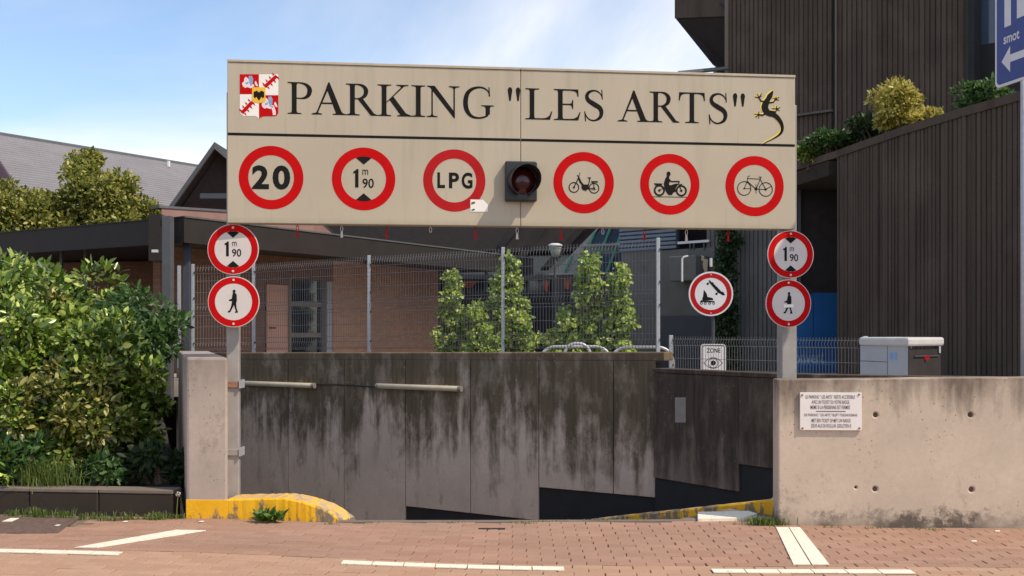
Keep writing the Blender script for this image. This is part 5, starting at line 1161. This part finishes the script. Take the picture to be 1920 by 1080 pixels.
# climbers behind the fence
def climber(px, pyt, pyb, w, Y, label, seed, per=90):
    g = np.random.default_rng(seed); zt_, zb = zat(pyt, Y), .75; x0 = X(px, Y); H = zt_ - zb; root = thing('climbing_shrub', (x0, Y, .7), label, 'climber', 'climbers behind the wire fence'); bl = []
    n = int(40*H*(w+.3))
    for _ in range(n):
        f = g.uniform(0, 1)**1.1; half = (w*(1 - f)**.75*.9 + .06)*g.uniform(.7, 1.25); bl.append(((x0 + g.uniform(-half, half), Y + g.normal(0, .18), zb + f*H), (.14, .14, .13), 1))
    p, a, nn = blob_leaves(bl, per*.55, .4); a[:, 2] -= .6; nn[:, 1] -= .5
    leaf_mesh('foliage', p, a, nn, rng.uniform(.05, .135, len(p)), M['leaf_vine'], root, .72)
    for k in range(3): MB().tube([VZ(x0 + (k-1)*.12, Y, .6), VZ(x0 + (k-1)*.16, Y, zb + H*.5), VZ(x0, Y, zb + H*.9)], [.03, .02, .008], 5).build('stem', M['bark'], root)
climber(845, 512, 655, .46, 26, 'leafy climber beside the end of the brick wall', 51)
climber(955, 484, 655, .72, 25.5, 'tallest pointed climber with leaves down to the ground', 52, 110)
climber(900, 575, 655, .55, 25.2, 'low sprawling climber under the clay trough', 53)
climber(1105, 480, 655, .45, 22.6, 'climber reaching up against the glazed stair', 54)
climber(1163, 500, 655, .26, 22.4, 'slender climber at the edge of the glazed stair', 55, 110)
climber(1060, 580, 655, .55, 22.8, 'low climber between the lamp pole and the glazed stair', 56)
# ivy on the ribbed pier
root = thing('ivy', (X(1365, 22.8), 22.8, .7), 'dark ivy column climbing the ribbed pier behind the skate sign', 'ivy'); bl = []
for k in range(60):
    py = random.uniform(415, 700); bl.append(((X(1364 + 14*math.sin(py*.02) * .5 + random.uniform(-14, 14), 22.8), 22.85 + random.uniform(-.1, .05), zat(py, 22.8)), (.16, .12, .2), 1))
p, a, nn = blob_leaves(bl, 90, .3); a[:, 2] -= .5; nn[:, 1] -= .8; leaf_mesh('foliage', p, a, nn, rng.uniform(.05, .1, len(p)), M['leaf_ivy'], root, .8)
MB().tube([VZ(X(1366, 22.9), 22.92, .6), VZ(X(1362, 22.9), 22.92, 2.5), VZ(X(1366, 22.9), 22.92, 4.2)], .025, 5).build('stem', M['bark'], root)
# planting on the ledge
def ledge_shrub(px, py, Y, r, n_cl, cr, per, mat, label, seed, size=.08):
    c = P(px, py, Y); shrub('ledge_shrub', (c.x, Y, c.z), r, n_cl, cr, per, size, mat, label, 'shrub', seed, 'shrubs on the planted ledge', ground=4.78)
ledge_shrub(1678, 210, 19.2, (.40, .4, .50), 26, .17, 230, 'leaf_yellow', 'bright yellow rounded shrub on the planted ledge', 61)
ledge_shrub(1735, 222, 18.8, (.26, .3, .12), 12, .10, 160, 'leaf_yellow', 'low yellow spreading shrub beside the rounded yellow one', 62)
ledge_shrub(1560, 268, 20.6, (.55, .4, .14), 22, .13, 170, 'leaf_deep', 'low dark green shrub at the narrow end of the ledge', 63)
ledge_shrub(1520, 285, 21.0, (.35, .3, .12), 14, .11, 170, 'leaf_shrub', 'small green shrub trailing over the coping end', 64)
ledge_shrub(1625, 240, 20.0, (.45, .3, .20), 14, .15, 150, 'leaf_ivy', 'dark shrub behind the yellow rounded shrub', 65)
ledge_shrub(1850, 185, 17.2, (.42, .4, .22), 18, .15, 170, 'leaf_deep', 'olive green shrub beneath the dark window slot', 66)
# fallen petals and bits of litter on the pavement
for i, (px, py) in enumerate([(372, 980), (1866, 998), (1822, 1017), (229, 980), (102, 987)]):
    q = G(px, py); m = MB(); m.prism([VZ(q.x, q.y, .008), VZ(q.x+.035, q.y-.006, .008), VZ(q.x+.042, q.y+.02, .012), VZ(q.x+.01, q.y+.028, .010)], (0,0,-.003))
    tag(m.build('paper_scrap', M['white_line']), ['pale scrap lying beside the foot of the pillar', 'white scrap lying near the foot of the low wall', 'tiny pale scrap on the pavement pavers', 'yellowish scrap in the kerb grass', 'flat pale scrap on the dark asphalt patch'][i], 'litter')
